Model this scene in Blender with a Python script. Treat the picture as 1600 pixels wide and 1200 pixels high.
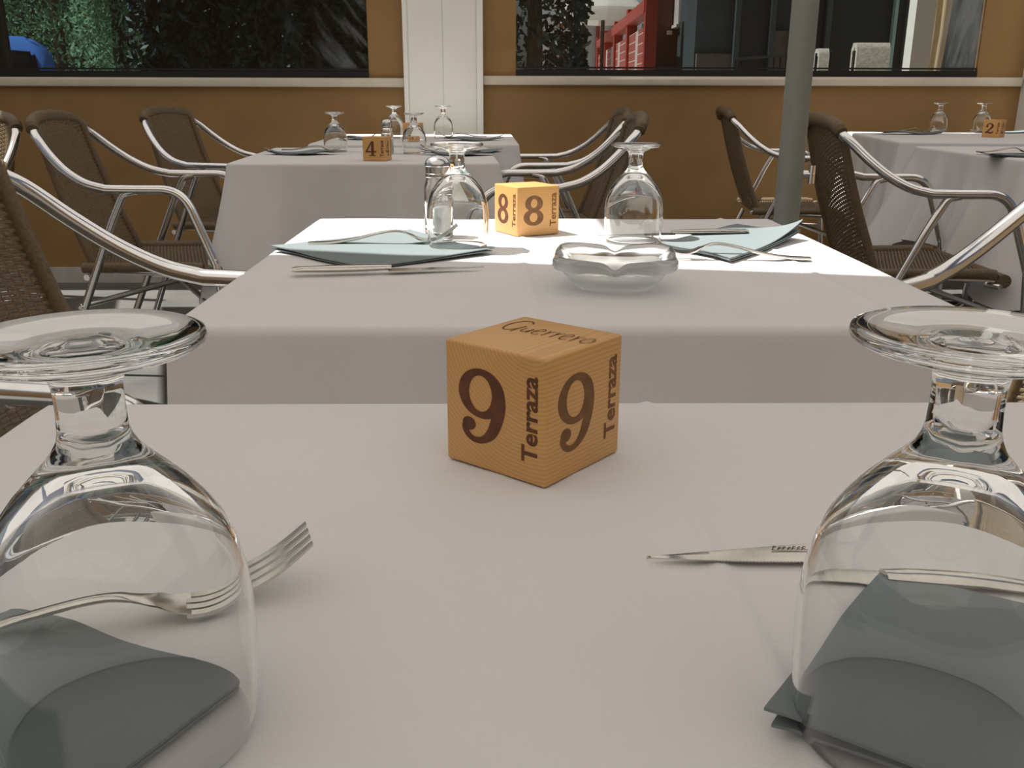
import bpy, bmesh, math, random
import numpy as np
from mathutils import Vector, Matrix, Quaternion

random.seed(7)
S = bpy.context.scene
COL = S.collection
for o in list(bpy.data.objects):
    bpy.data.objects.remove(o)

# ------------------------------------------------------------------ camera
F, PITCH, ROLL, YAW = 1462.63, 0.301832, 0.002828, 0.016168     # focal length in pixels of a 1600 px wide frame
CAM = np.array([0.0, 0.0, 0.95])
_fw = np.array([math.sin(YAW) * math.cos(PITCH), math.cos(YAW) * math.cos(PITCH), -math.sin(PITCH)])
_rt = np.array([math.cos(YAW), -math.sin(YAW), 0.0])
_up = np.cross(_rt, _fw)
_r = _rt * math.cos(ROLL) + _up * math.sin(ROLL)
_u = -_rt * math.sin(ROLL) + _up * math.cos(ROLL)
cd = bpy.data.cameras.new('camera')
cam = bpy.data.objects.new('camera', cd)
COL.objects.link(cam)
cd.sensor_fit = 'HORIZONTAL'
cd.sensor_width = 36.0
cd.lens = 36.0 * F / 1600.0
cd.clip_start = 0.02
cam.matrix_world = Matrix(((_r[0], _u[0], -_fw[0], CAM[0]), (_r[1], _u[1], -_fw[1], CAM[1]), (_r[2], _u[2], -_fw[2], CAM[2]), (0, 0, 0, 1)))
S.camera = cam

def on_z(px, py, z):
    """point of the scene at height z seen at that place of the photograph (used to read positions off it)"""
    d = _fw + (px - 800) / F * _r - (py - 600) / F * _u
    t = (z - CAM[2]) / d[2]
    return Vector((d[0] * t, d[1] * t, z))

def on_y(px, py, y):
    d = _fw + (px - 800) / F * _r - (py - 600) / F * _u
    t = y / d[1]
    return Vector(CAM + d * t)

# ------------------------------------------------------------------ light
S.view_settings.view_transform = 'Standard'
S.view_settings.look = 'None'
S.view_settings.gamma = 1.0
S.view_settings.use_curve_mapping = False
S.view_settings.exposure = -0.18
S.cycles.use_denoising = True
S.cycles.max_bounces = 14
S.cycles.transparent_max_bounces = 16
S.cycles.transmission_bounces = 12
S.cycles.glossy_bounces = 6
S.cycles.diffuse_bounces = 4
S.cycles.sample_clamp_indirect = 6.0

W = bpy.data.worlds.new('sky')
S.world = W
W.use_nodes = True
wn = W.node_tree
wn.nodes.clear()
w_out = wn.nodes.new('ShaderNodeOutputWorld')
w_bg = wn.nodes.new('ShaderNodeBackground')
w_sky = wn.nodes.new('ShaderNodeTexSky')
w_sky.sky_type = 'NISHITA'
w_sky.sun_disc = False
w_sky.sun_elevation = math.radians(64)
w_sky.sun_rotation = math.radians(-80)
w_sky.altitude = 100
w_sky.air_density = 1.0
w_sky.dust_density = 3.0
w_sky.ozone_density = 1.0
w_hue = wn.nodes.new('ShaderNodeHueSaturation')
w_hue.inputs['Saturation'].default_value = 0.62
wn.links.new(w_sky.outputs[0], w_hue.inputs['Color'])
wn.links.new(w_hue.outputs[0], w_bg.inputs[0])
w_bg.inputs[1].default_value = 0.045
wn.links.new(w_bg.outputs[0], w_out.inputs[0])

SUN_DIR = Vector((0.06, -0.012, -0.133)).normalized()
sd = bpy.data.lights.new('sun', 'SUN')
sd.energy = 9.0
sd.angle = math.radians(0.6)
sd.color = (1.0, 0.965, 0.91)
sun = bpy.data.objects.new('sun', sd)
COL.objects.link(sun)
sun.location = (-3, 1, 8)
sun.rotation_mode = 'QUATERNION'
sun.rotation_quaternion = SUN_DIR.to_track_quat('-Z', 'Y')

# ------------------------------------------------------------------ materials
def mat(name):
    m = bpy.data.materials.new(name)
    m.use_nodes = True
    nt = m.node_tree
    return m, nt, nt.nodes['Principled BSDF'], nt.nodes['Material Output']

def N(nt, kind, **kw):
    n = nt.nodes.new(kind)
    for k, v in kw.items():
        if k in n.inputs:
            n.inputs[k].default_value = v
        else:
            setattr(n, k, v)
    return n

def ramp(nt, fac, stops):
    r = nt.nodes.new('ShaderNodeValToRGB')
    el = r.color_ramp.elements
    while len(el) < len(stops):
        el.new(0.5)
    for e, (p, c) in zip(el, stops):
        e.position = p
        e.color = (*c, 1) if len(c) == 3 else c
    nt.links.new(fac, r.inputs[0])
    return r.outputs[0]

def bump(nt, b, height, strength, dist=0.001):
    n = nt.nodes.new('ShaderNodeBump')
    n.inputs['Strength'].default_value = strength
    n.inputs['Distance'].default_value = dist
    nt.links.new(height, n.inputs['Height'])
    nt.links.new(n.outputs[0], b.inputs['Normal'])

def simple(name, col, rough=0.5, metal=0.0, noise=0.0, nscale=40.0, bstr=0.0, spec=0.5, stretch=None):
    m, nt, b, out = mat(name)
    b.inputs['Base Color'].default_value = (*col, 1)
    b.inputs['Roughness'].default_value = rough
    b.inputs['Metallic'].default_value = metal
    b.inputs['Specular IOR Level'].default_value = spec
    if noise or bstr:
        tc = N(nt, 'ShaderNodeTexCoord')
        src = tc.outputs['Object']
        if stretch:
            mp = N(nt, 'ShaderNodeMapping')
            mp.inputs['Scale'].default_value = stretch
            nt.links.new(src, mp.inputs[0])
            src = mp.outputs[0]
        nz = N(nt, 'ShaderNodeTexNoise', Scale=nscale, Detail=4.0)
        nt.links.new(src, nz.inputs['Vector'])
        if noise:
            lo = tuple(max(0, c * (1 - noise)) for c in col)
            hi = tuple(min(1, c * (1 + noise)) for c in col)
            nt.links.new(ramp(nt, nz.outputs[0], [(0.3, lo), (0.7, hi)]), b.inputs['Base Color'])
        if bstr:
            bump(nt, b, nz.outputs[0], bstr, 0.002)
    return m

def cloth_material(name, col, weave=900.0):
    m, nt, b, out = mat(name)
    b.inputs['Roughness'].default_value = 0.85
    b.inputs['Specular IOR Level'].default_value = 0.2
    tc = N(nt, 'ShaderNodeTexCoord')
    nz = N(nt, 'ShaderNodeTexNoise', Scale=7.0, Detail=3.0)
    nt.links.new(tc.outputs['Object'], nz.inputs['Vector'])
    lo = tuple(c * 0.965 for c in col)
    nt.links.new(ramp(nt, nz.outputs[0], [(0.35, lo), (0.65, col)]), b.inputs['Base Color'])
    n2 = N(nt, 'ShaderNodeTexNoise', Scale=weave, Detail=2.0)
    nt.links.new(tc.outputs['Object'], n2.inputs['Vector'])
    n3 = N(nt, 'ShaderNodeTexNoise', Scale=9.0, Detail=2.0)
    nt.links.new(tc.outputs['Object'], n3.inputs['Vector'])
    ma = N(nt, 'ShaderNodeMath', operation='MULTIPLY_ADD')
    nt.links.new(n3.outputs[0], ma.inputs[0])
    ma.inputs[1].default_value = 1.6
    nt.links.new(n2.outputs[0], ma.inputs[2])
    bump(nt, b, ma.outputs[0], 0.16, 0.002)
    return m

M = {}
M['cloth'] = cloth_material('white_tablecloth_cotton', (0.80, 0.785, 0.78))
M['napkin'] = cloth_material('grey_paper_napkin', (0.218, 0.258, 0.263), 1500.0)
M['aluminium'] = simple('polished_aluminium', (0.86, 0.86, 0.86), 0.16, 1.0, 0.04, 60, 0.02)
M['steel'] = simple('cutlery_steel', (0.66, 0.64, 0.59), 0.2, 1.0, 0.05, 220, 0.03)
M['lid'] = simple('shaker_lid_steel', (0.7, 0.7, 0.7), 0.22, 1.0)
M['wicker'] = simple('brown_wicker_strand', (0.165, 0.115, 0.06), 0.5, 0, 0.35, 260, 0.2)
M['wicker_wrap'] = simple('brown_wicker_wrap', (0.15, 0.105, 0.055), 0.5, 0, 0.25, 200, 0.2)
M['plastic'] = simple('dark_plastic', (0.02, 0.02, 0.022), 0.4)
M['canvas_tan'] = simple('tan_panel', (0.30, 0.178, 0.07), 0.62, 0, 0.08, 5, 0.12, 0.3)
M['beige_rail'] = simple('beige_rail_paint', (0.62, 0.57, 0.47), 0.45, 0, 0.05, 12)
M['white_paint'] = simple('white_painted_board', (0.86, 0.86, 0.81), 0.5, 0, 0.03, 4, 0.05)
M['grey_kick'] = simple('pale_grey_skirting', (0.50, 0.49, 0.46), 0.6, 0, 0.1, 20)
M['seal'] = simple('black_window_seal', (0.012, 0.013, 0.014), 0.35)
M['pole'] = simple('grey_painted_pole', (0.29, 0.31, 0.275), 0.38, 0, 0.06, 30)
M['wood_dark'] = simple('table_base_dark', (0.05, 0.045, 0.04), 0.5)
M['salt'] = simple('white_salt', (0.85, 0.85, 0.84), 0.8, 0, 0.03, 600, 0.3)
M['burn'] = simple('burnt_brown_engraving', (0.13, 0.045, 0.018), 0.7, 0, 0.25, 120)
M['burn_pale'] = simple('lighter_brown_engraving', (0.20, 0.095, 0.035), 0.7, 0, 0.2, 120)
M['blade_mark'] = simple('etched_blade_mark', (0.06, 0.05, 0.03), 0.5)

# canopy cloth lets some sunlight through
m, nt, b, out = mat('cream_awning_canvas')
df = N(nt, 'ShaderNodeBsdfDiffuse'); df.inputs[0].default_value = (0.72, 0.66, 0.56, 1)
tr = N(nt, 'ShaderNodeBsdfTranslucent'); tr.inputs[0].default_value = (0.70, 0.665, 0.64, 1)
mx = N(nt, 'ShaderNodeMixShader'); mx.inputs[0].default_value = 0.39
nt.links.new(df.outputs[0], mx.inputs[1]); nt.links.new(tr.outputs[0], mx.inputs[2]); nt.links.new(mx.outputs[0], out.inputs[0])
M['canopy'] = m

def glass(name, col=(1, 1, 1), rough=0.0, ior=1.5):
    m, nt, b, out = mat(name)
    g = N(nt, 'ShaderNodeBsdfGlass')
    g.inputs['Color'].default_value = (*col, 1)
    g.inputs['Roughness'].default_value = rough
    g.inputs['IOR'].default_value = ior
    nt.links.new(g.outputs[0], out.inputs[0])
    return m
M['glass'] = glass('clear_goblet_glass', (0.992, 0.997, 0.994))
M['ashtray_glass'] = glass('pressed_ashtray_glass', (0.97, 0.98, 0.975), 0.14)
M['frosted'] = glass('frosted_pressed_glass', (0.96, 0.97, 0.965), 0.5)

# wood cube: growth rings around an axis that runs along local X, so end grain shows on the X faces
m, nt, b, out = mat('varnished_pine_block')
tc = N(nt, 'ShaderNodeTexCoord')
mp = N(nt, 'ShaderNodeMapping')
mp.inputs['Location'].default_value = (0, 0.024, -0.083)
mp.inputs['Scale'].default_value = (0.12, 1, 1)
nt.links.new(tc.outputs['Object'], mp.inputs[0])
wv = N(nt, 'ShaderNodeTexWave', wave_type='RINGS', rings_direction='X', wave_profile='SAW')
wv.inputs['Scale'].default_value = 135.0
wv.inputs['Distortion'].default_value = 3.0
wv.inputs['Detail'].default_value = 1.5
wv.inputs['Detail Scale'].default_value = 0.35
nt.links.new(mp.outputs[0], wv.inputs['Vector'])
nz = N(nt, 'ShaderNodeTexNoise', Scale=22.0, Detail=4.0)
nt.links.new(mp.outputs[0], nz.inputs['Vector'])
mixf = N(nt, 'ShaderNodeMath', operation='MULTIPLY_ADD')
nt.links.new(nz.outputs[0], mixf.inputs[0]); mixf.inputs[1].default_value = 0.7
nt.links.new(wv.outputs['Fac'], mixf.inputs[2])
nt.links.new(ramp(nt, mixf.outputs[0], [(0.2, (0.74, 0.425, 0.145)), (0.75, (0.71, 0.40, 0.138)), (0.98, (0.64, 0.35, 0.122)), (1.0, (0.64, 0.35, 0.122))]), b.inputs['Base Color'])
b.inputs['Roughness'].default_value = 0.42
bump(nt, b, wv.outputs['Fac'], 0.08, 0.0005)
M['wood'] = m

# dark terrace floor
m, nt, b, out = mat('dark_terrace_floor')
tc = N(nt, 'ShaderNodeTexCoord')
nz = N(nt, 'ShaderNodeTexNoise', Scale=3.0, Detail=6.0)
nt.links.new(tc.outputs['Object'], nz.inputs['Vector'])
nt.links.new(ramp(nt, nz.outputs[0], [(0.3, (0.08, 0.078, 0.072)), (0.7, (0.14, 0.136, 0.124))]), b.inputs['Base Color'])
n2 = N(nt, 'ShaderNodeTexNoise', Scale=180.0, Detail=3.0)
nt.links.new(tc.outputs['Object'], n2.inputs['Vector'])
bump(nt, b, n2.outputs[0], 0.4, 0.003)
b.inputs['Roughness'].default_value = 0.7
M['floor'] = m
M['street'] = simple('pale_street_ground', (0.36, 0.34, 0.31), 0.85, 0, 0.15, 2.5, 0.2)

# clear tinted plastic sheet of the windscreens, with scuffs
def plastic_sheet(name, tint, scuff_rot, scuff_lo, scuff_pos, axis_sign):
    m, nt, b, out = mat(name)
    tp = N(nt, 'ShaderNodeBsdfTransparent'); tp.inputs[0].default_value = (*tint, 1)
    gl = N(nt, 'ShaderNodeBsdfGlossy'); gl.inputs[0].default_value = (1, 1, 1, 1); gl.inputs['Roughness'].default_value = 0.03
    fr = N(nt, 'ShaderNodeFresnel'); fr.inputs[0].default_value = 1.45
    tc = N(nt, 'ShaderNodeTexCoord')
    wob = N(nt, 'ShaderNodeTexNoise', Scale=2.2, Detail=2.0)
    nt.links.new(tc.outputs['Object'], wob.inputs['Vector'])
    bp = N(nt, 'ShaderNodeBump'); bp.inputs['Strength'].default_value = 0.25; bp.inputs['Distance'].default_value = 0.03
    nt.links.new(wob.outputs[0], bp.inputs['Height'])
    nt.links.new(bp.outputs[0], gl.inputs['Normal'])
    mx = N(nt, 'ShaderNodeMixShader')
    nt.links.new(fr.outputs[0], mx.inputs[0]); nt.links.new(tp.outputs[0], mx.inputs[1]); nt.links.new(gl.outputs[0], mx.inputs[2])
    # dusty scuffs
    mp = N(nt, 'ShaderNodeMapping')
    mp.inputs['Rotation'].default_value = (0, scuff_rot, 0)
    nt.links.new(tc.outputs['Object'], mp.inputs[0])
    mp2 = N(nt, 'ShaderNodeMapping'); mp2.inputs['Scale'].default_value = (2.0, 2.0, 14.0)
    nt.links.new(mp.outputs[0], mp2.inputs[0]); mp = mp2
    nz = N(nt, 'ShaderNodeTexNoise', Scale=1.6, Detail=5.0)
    nt.links.new(mp.outputs[0], nz.inputs['Vector'])
    streak = ramp(nt, nz.outputs[0], [(scuff_lo, (0, 0, 0)), (scuff_lo + 0.25, (1, 1, 1))])
    sx = N(nt, 'ShaderNodeSeparateXYZ')
    nt.links.new(tc.outputs['Object'], sx.inputs[0])
    mr = N(nt, 'ShaderNodeMapRange', clamp=True)
    mr.inputs['From Min'].default_value = scuff_pos[0]; mr.inputs['From Max'].default_value = scuff_pos[1]
    nt.links.new(sx.outputs['X'], mr.inputs['Value'])
    mu = N(nt, 'ShaderNodeMath', operation='MULTIPLY')
    nt.links.new(streak, mu.inputs[0]); nt.links.new(mr.outputs[0], mu.inputs[1])
    mu2 = N(nt, 'ShaderNodeMath', operation='MULTIPLY'); mu2.inputs[1].default_value = 0.30
    nt.links.new(mu.outputs[0], mu2.inputs[0])
    df = N(nt, 'ShaderNodeBsdfDiffuse'); df.inputs[0].default_value = (0.6, 0.62, 0.62, 1)
    m2 = N(nt, 'ShaderNodeMixShader')
    nt.links.new(mu2.outputs[0], m2.inputs[0]); nt.links.new(mx.outputs[0], m2.inputs[1]); nt.links.new(df.outputs[0], m2.inputs[2])
    nt.links.new(m2.outputs[0], out.inputs[0])
    return m

# ------------------------------------------------------------------ mesh helpers
class MB:
    """collects vertices and faces for one mesh"""
    def __init__(s):
        s.v, s.f, s.mi = [], [], []
    def add(s, vs, fs, mi=0):
        o = len(s.v)
        s.v += [tuple(v) for v in vs]
        s.f += [tuple(i + o for i in f) for f in fs]
        s.mi += [mi] * len(fs)
    def box(s, lo, hi, mi=0):
        x0, y0, z0 = lo; x1, y1, z1 = hi
        s.add([(x0, y0, z0), (x1, y0, z0), (x1, y1, z0), (x0, y1, z0), (x0, y0, z1), (x1, y0, z1), (x1, y1, z1), (x0, y1, z1)],
              [(0, 3, 2, 1), (4, 5, 6, 7), (0, 1, 5, 4), (1, 2, 6, 5), (2, 3, 7, 6), (3, 0, 4, 7)], mi)
    def lathe(s, prof, n=48, center=(0, 0, 0), facet=None, closed=False, mi=0):
        """prof: list of (r, z); facet(k) gives radius factor function"""
        o = len(s.v); cx, cy, cz = center
        for k, (r, z) in enumerate(prof):
            for i in range(n):
                a = 2 * math.pi * i / n
                rr = r * (facet(k, a) if facet else 1)
                s.v.append((cx + rr * math.cos(a), cy + rr * math.sin(a), cz + z))
        m_ = len(prof)
        for k in range(m_ if closed else m_ - 1):
            k2 = (k + 1) % m_
            for i in range(n):
                j = (i + 1) % n
                s.f.append((o + k * n + i, o + k * n + j, o + k2 * n + j, o + k2 * n + i)); s.mi.append(mi)
    def cap(s, ring, mi=0):
        s.f.append(tuple(ring)); s.mi.append(mi)
    def tube(s, path, r, n=12, cap=True, mi=0, rfun=None):
        path = [Vector(p) for p in path]
        o = len(s.v); m_ = len(path)
        t0 = (path[1] - path[0]).normalized()
        up = Vector((0, 0, 1)) if abs(t0.z) < 0.9 else Vector((1, 0, 0))
        nrm = (up - t0 * up.dot(t0)).normalized()
        for k, p in enumerate(path):
            t = (path[min(k + 1, m_ - 1)] - path[max(k - 1, 0)]).normalized()
            nrm = (nrm - t * nrm.dot(t)).normalized()
            bi = t.cross(nrm)
            rr = rfun(k / (m_ - 1)) if rfun else r
            for i in range(n):
                a = 2 * math.pi * i / n
                s.v.append(tuple(p + (nrm * math.cos(a) + bi * math.sin(a)) * rr))
        for k in range(m_ - 1):
            for i in range(n):
                j = (i + 1) % n
                s.f.append((o + k * n + i, o + k * n + j, o + (k + 1) * n + j, o + (k + 1) * n + i)); s.mi.append(mi)
        if cap:
            s.f.append(tuple(o + i for i in reversed(range(n)))); s.mi.append(mi)
            s.f.append(tuple(o + (m_ - 1) * n + i for i in range(n))); s.mi.append(mi)
    def prism(s, poly, z0, z1, mi=0):
        n = len(poly)
        s.add([(x, y, z0) for x, y in poly] + [(x, y, z1) for x, y in poly],
              [tuple(reversed(range(n))), tuple(range(n, 2 * n))] + [(i, (i + 1) % n, n + (i + 1) % n, n + i) for i in range(n)], mi)
    def mesh(s, name, mats, smooth=True, angle=40):
        me = bpy.data.meshes.new(name)
        me.from_pydata(s.v, [], s.f)
        if not isinstance(mats, (list, tuple)):
            mats = [mats]
        for m_ in mats:
            me.materials.append(m_)
        if len(mats) > 1:
            me.polygons.foreach_set('material_index', s.mi)
        me.validate()
        bm = bmesh.new(); bm.from_mesh(me)
        bmesh.ops.recalc_face_normals(bm, faces=bm.faces)
        if smooth:
            lim = math.radians(angle)
            for f in bm.faces:
                f.smooth = True
            for e in bm.edges:
                if len(e.link_faces) == 2 and e.calc_face_angle(0) > lim:
                    e.smooth = False
        bm.to_mesh(me); bm.free()
        return me
    def obj(s, name, mats, parent=None, smooth=True, angle=40):
        o = bpy.data.objects.new(name, s.mesh(name, mats, smooth, angle))
        COL.objects.link(o)
        if parent is not None:
            o.parent = parent
        return o

def link(name, me, parent=None):
    o = bpy.data.objects.new(name, me)
    COL.objects.link(o)
    if parent is not None:
        o.parent = parent
    return o

def tag(o, label=None, cat=None, group=None, kind=None):
    if label: o['label'] = label
    if cat: o['category'] = cat
    if group: o['group'] = group
    if kind: o['kind'] = kind
    return o

def thing(name, label, cat, loc=(0, 0, 0), rz=0.0, group=None):
    o = bpy.data.objects.new(name, None)
    COL.objects.link(o)
    o.empty_display_size = 0.05
    o.location = loc
    o.rotation_euler = (0, 0, rz)
    return tag(o, label, cat, group)

def copy_tree(o, parent=None):
    c = o.copy()
    COL.objects.link(c)
    if parent is not None:
        c.parent = parent
    for ch in list(o.children):
        copy_tree(ch, c)
    return c

def place(src, used, label, loc, rz):
    """first use moves the original, later uses copy it with its parts"""
    o = copy_tree(src) if used[0] else src
    used[0] = True
    o.location = loc
    o.rotation_euler = (0, 0, rz)
    o['label'] = label
    return o

def catmull(pts, seg=8):
    P = [Vector(p) for p in pts]
    P = [P[0] * 2 - P[1]] + P + [P[-1] * 2 - P[-2]]
    out = []
    for i in range(1, len(P) - 2):
        for k in range(seg):
            t = k / seg
            a, b, c, d = P[i - 1], P[i], P[i + 1], P[i + 2]
            out.append(0.5 * ((2 * b) + (c - a) * t + (2 * a - 5 * b + 4 * c - d) * t * t + (3 * b - a - 3 * c + d) * t ** 3))
    out.append(P[-2])
    return out

def fillet(pts, rad, seg=6):
    P = [Vector(p) for p in pts]
    out = [P[0]]
    for i in range(1, len(P) - 1):
        a = (P[i - 1] - P[i]); b = (P[i + 1] - P[i])
        r = min(rad, a.length * 0.45, b.length * 0.45)
        p0 = P[i] + a.normalized() * r; p1 = P[i] + b.normalized() * r
        for k in range(seg + 1):
            t = k / seg
            out.append(p0 * (1 - t) ** 2 + P[i] * 2 * t * (1 - t) + p1 * t * t)
    out.append(P[-1])
    return out

def bevel_box(name, lo, hi, m_, parent=None, w=0.004, seg=2):
    b_ = MB(); b_.box(lo, hi)
    me = b_.mesh(name, m_, False)
    bm = bmesh.new(); bm.from_mesh(me)
    bmesh.ops.bevel(bm, geom=list(bm.edges), offset=w, segments=seg, affect='EDGES', profile=0.5)
    for f in bm.faces:
        f.smooth = True
    for e in bm.edges:
        if len(e.link_faces) == 2 and e.calc_face_angle(0) > math.radians(50):
            e.smooth = False
    bm.to_mesh(me); bm.free()
    return link(name, me, parent)

# ------------------------------------------------------------------ setting
WALL_Y = 4.85
def struct(name, b_, m_, parent=None, smooth=False):
    o = b_.obj(name, m_, parent, smooth)
    if parent is None:
        o['kind'] = 'structure'
    return o

b_ = MB(); b_.box((-7.0, -3.2, -0.08), (6.0, WALL_Y + 0.06, 0.0)); struct('floor', b_, M['floor'])
b_ = MB(); b_.box((-60, -60, -0.30), (60, 80, -0.082)); o = struct('ground', b_, M['street'])

PX0, PX1 = on_y(632, 100, WALL_Y).x, on_y(755, 100, WALL_Y).x         # white pillar between the two windscreens
RX = on_y(1590, 150, WALL_Y).x                                          # right-hand pillar
Z_RAIL0, Z_RAIL1 = 0.985, 1.028
Z_SEAL1 = 1.072
Z_TOP = 2.05
lw0, lw1 = -6.6, on_y(576, 100, WALL_Y).x
rw0, rw1 = on_y(806, 100, WALL_Y).x, on_y(1528, 100, WALL_Y).x
# lower tan panel on both sides with the frames round the windows, all one structure wall
b_ = MB()
y0, y1 = WALL_Y, WALL_Y + 0.03
b_.box((lw0 - 0.3, y0, 0.075), (PX0 + 0.02, y1, 1.0))
b_.box((PX1 - 0.02, y0, 0.075), (RX + 0.05, y1, 1.0))
b_.box((lw1, y0, 1.0), (PX0 + 0.02, y1, Z_TOP))
b_.box((PX1 - 0.02, y0, 1.0), (rw0, y1, Z_TOP))
b_.box((rw1, y0, 1.0), (RX + 0.05, y1, Z_TOP))
b_.box((RX + 0.3, y0, 0.075), (5.6, y1, Z_TOP))
b_.box((lw0 - 0.3, y0, Z_TOP), (5.6, y1, Z_TOP + 0.22))
wall = struct('wall_back', b_, M['canvas_tan'])
b_ = MB(); b_.box((lw0 - 0.3, y0 - 0.012, 0.0), (PX0, y1 + 0.01, 0.08)); b_.box((PX1, y0 - 0.012, 0.0), (5.6, y1 + 0.01, 0.08))
struct('baseboard_back', b_, M['grey_kick'])
def rail(name, x0, x1, z0, z1):
    r_ = bevel_box(name, (x0, WALL_Y - 0.03, 0), (x1, WALL_Y + 0.02, z1 - z0), M['beige_rail'], None, 0.006)
    r_.location = (0, 0, z0)
    r_['kind'] = 'structure'
    return r_
rl = rail('trim_1', lw0, PX0, Z_RAIL0 - 0.012, Z_RAIL1 - 0.012)
rr_ = rail('trim_2', PX1, RX, Z_RAIL0, Z_RAIL1)
# white pillar: board facing with two edge battens and a seam
b_ = MB(); b_.box((PX0, WALL_Y - 0.05, 0), (PX1, WALL_Y + 0.1, 2.4))
pil = struct('pillar', b_, M['white_paint'])
pil.name = 'trim_3'
for xa, xb in ((PX0, PX0 + 0.022), (PX1 - 0.03, PX1)):
    bevel_box('edge_batten', (xa, WALL_Y - 0.058, 0.0), (xb, WALL_Y - 0.05, 2.4), M['white_paint'], pil, 0.002)
bevel_box('cover_board', (PX0 + 0.026, WALL_Y - 0.054, 0.0), (PX0 + 0.19, WALL_Y - 0.05, 2.4), M['white_paint'], pil, 0.001)
bevel_box('cover_board', (PX0 + 0.193, WALL_Y - 0.054, 0.0), (PX1 - 0.034, WALL_Y - 0.05, 2.4), M['white_paint'], pil, 0.001)
b_ = MB(); b_.box((RX + 0.01, WALL_Y - 0.25, 0), (RX + 0.34, WALL_Y + 0.1, 2.4))
pil2 = struct('trim_4', b_, M['white_paint'])
bevel_box('edge_batten', (RX + 0.0, WALL_Y - 0.262, 0.0), (RX + 0.03, WALL_Y - 0.245, 2.4), M['white_paint'], pil2, 0.003)

sheetL = plastic_sheet('tinted_plastic_with_scuffs', (0.58, 0.66, 0.70), math.radians(-52), 0.50, (-0.42, 0.0), 1)
sheetR = plastic_sheet('tinted_plastic_clouded', (0.74, 0.76, 0.76), math.radians(82), 0.36, (0.98, 1.03), 1)
def windscreen(name, x0, x1, zb, m_, label):
    b1 = MB(); b1.box((x0, WALL_Y + 0.012, zb), (x1, WALL_Y + 0.015, Z_TOP))
    me = b1.mesh(name, m_, False)
    # keep the object origin at the window's right end so that the scuffs sit there
    off = Vector((x1 if m_ is sheetL else x1 - 1.2, WALL_Y, 1.0))
    me.transform(Matrix.Translation(-off))
    w_ = link(name, me); w_.location = off; w_['kind'] = 'structure'
    b2 = MB()
    b2.box((x0, WALL_Y - 0.006, zb), (x1, WALL_Y + 0.02, zb + 0.03))
    b2.box((x0, WALL_Y - 0.002, zb + 0.036), (x1, WALL_Y + 0.02, zb + 0.044))
    s_ = b2.mesh('lower_seal', M['seal'], False); s_.transform(Matrix.Translation(-off))
    link('lower_seal', s_, w_)
    return w_
windscreen('window_1', lw0, lw1, Z_RAIL1 - 0.012, sheetL, '')
windscreen('window_2', rw0, rw1, Z_RAIL1, sheetR, '')

b_ = MB(); b_.box((-7.0, -3.5, 0.0), (6.0, -3.2, 3.6)); struct('wall_front', b_, M['canvas_tan'])  # rear and side walls, unseen, added to cut low light and ground bounce
b_ = MB(); b_.box((-5.2, -3.2, 0.0), (-5.14, WALL_Y, 1.0)); struct('wall_left', b_, M['canvas_tan'])
b_ = MB(); b_.box((5.6, -3.2, 0.0), (5.66, WALL_Y, 1.0)); struct('wall_right', b_, M['canvas_tan'])
# ------------------------------------------------------------------ awnings overhead (out of frame; they throw the shade) and the pole in view
def sail(name, pts, label, parent=None):
    n = 10
    b1 = MB()
    P = [Vector(p) for p in pts]
    grid = []
    for j in range(n + 1):
        for i in range(n + 1):
            u, v = i / n, j / n
            p = P[0] * (1 - u) * (1 - v) + P[1] * u * (1 - v) + P[2] * u * v + P[3] * (1 - u) * v
            grid.append(p + Vector((0, 0, 0.10 * math.sin(math.pi * u) * math.sin(math.pi * v))))
    b1.add(grid, [(j * (n + 1) + i, j * (n + 1) + i + 1, (j + 1) * (n + 1) + i + 1, (j + 1) * (n + 1) + i) for j in range(n) for i in range(n)])
    return b1.obj(name, M['canopy'], parent)
ZA = 2.42
aw = thing('awning', 'cream canvas shade on a round grey pole rising between the white-clothed tables', 'awning')
pole_p = on_y(1243, 180, 2.15)
pb = MB(); pb.tube([(pole_p.x, 2.15, 0.02), (pole_p.x, 2.15, 1.2), (pole_p.x, 2.15, 2.5)], 0.0285, 24)
pb.obj('pole', M['pole'], aw)
pb = MB(); pb.tube([(pole_p.x, 2.15, 0.0), (pole_p.x, 2.15, 0.018), (pole_p.x, 2.15, 0.03), (pole_p.x, 2.15, 0.1)], 0.05, 24, rfun=lambda t: 0.16 if t < 0.5 else 0.045)
pb.obj('base_plate', M['pole'], aw)
kb = MB(); kz = on_y(1257, 272, 2.15).z
kb.tube([(pole_p.x + 0.02, 2.15, kz), (pole_p.x + 0.05, 2.14, kz)], 0.009, 10)
kb.tube([(pole_p.x + 0.045, 2.14, kz - 0.02), (pole_p.x + 0.045, 2.14, kz + 0.02)], 0.008, 10)
kb.obj('clamp_knob', M['aluminium'], aw)
sail('canvas', [(-0.594, 1.53, ZA), (3.4, 1.72, ZA), (3.4, 4.62, ZA), (-0.594, 4.62, ZA)], '', aw)
aw2 = thing('awning', 'cream canvas shade stretched above the tables numbered 4 and 3', 'awning')
sail('canvas', [(-1.805, 2.0, ZA + 0.01), (-0.6, 2.0, ZA + 0.01), (-0.6, 4.48, ZA + 0.01), (-2.655, 4.48, ZA + 0.01)], '', aw2)
aw4 = thing('awning', 'unseen cream canvas added to shade the floor near the left edge', 'awning')
sail('canvas', [(-4.6, 2.0, ZA + 0.01), (-2.00, 2.0, ZA + 0.01), (-2.92, 4.68, ZA + 0.01), (-4.6, 4.68, ZA + 0.01)], '', aw4)  # unseen extra canvas, added to shade the floor but leave a sunlit slit
for py_ in (2.05, 4.6):
    pb = MB(); pb.tube([(-4.5, py_, 0.0), (-4.5, py_, 1.2), (-4.5, py_, ZA)], 0.025, 16); pb.obj('pole', M['pole'], aw4)
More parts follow.
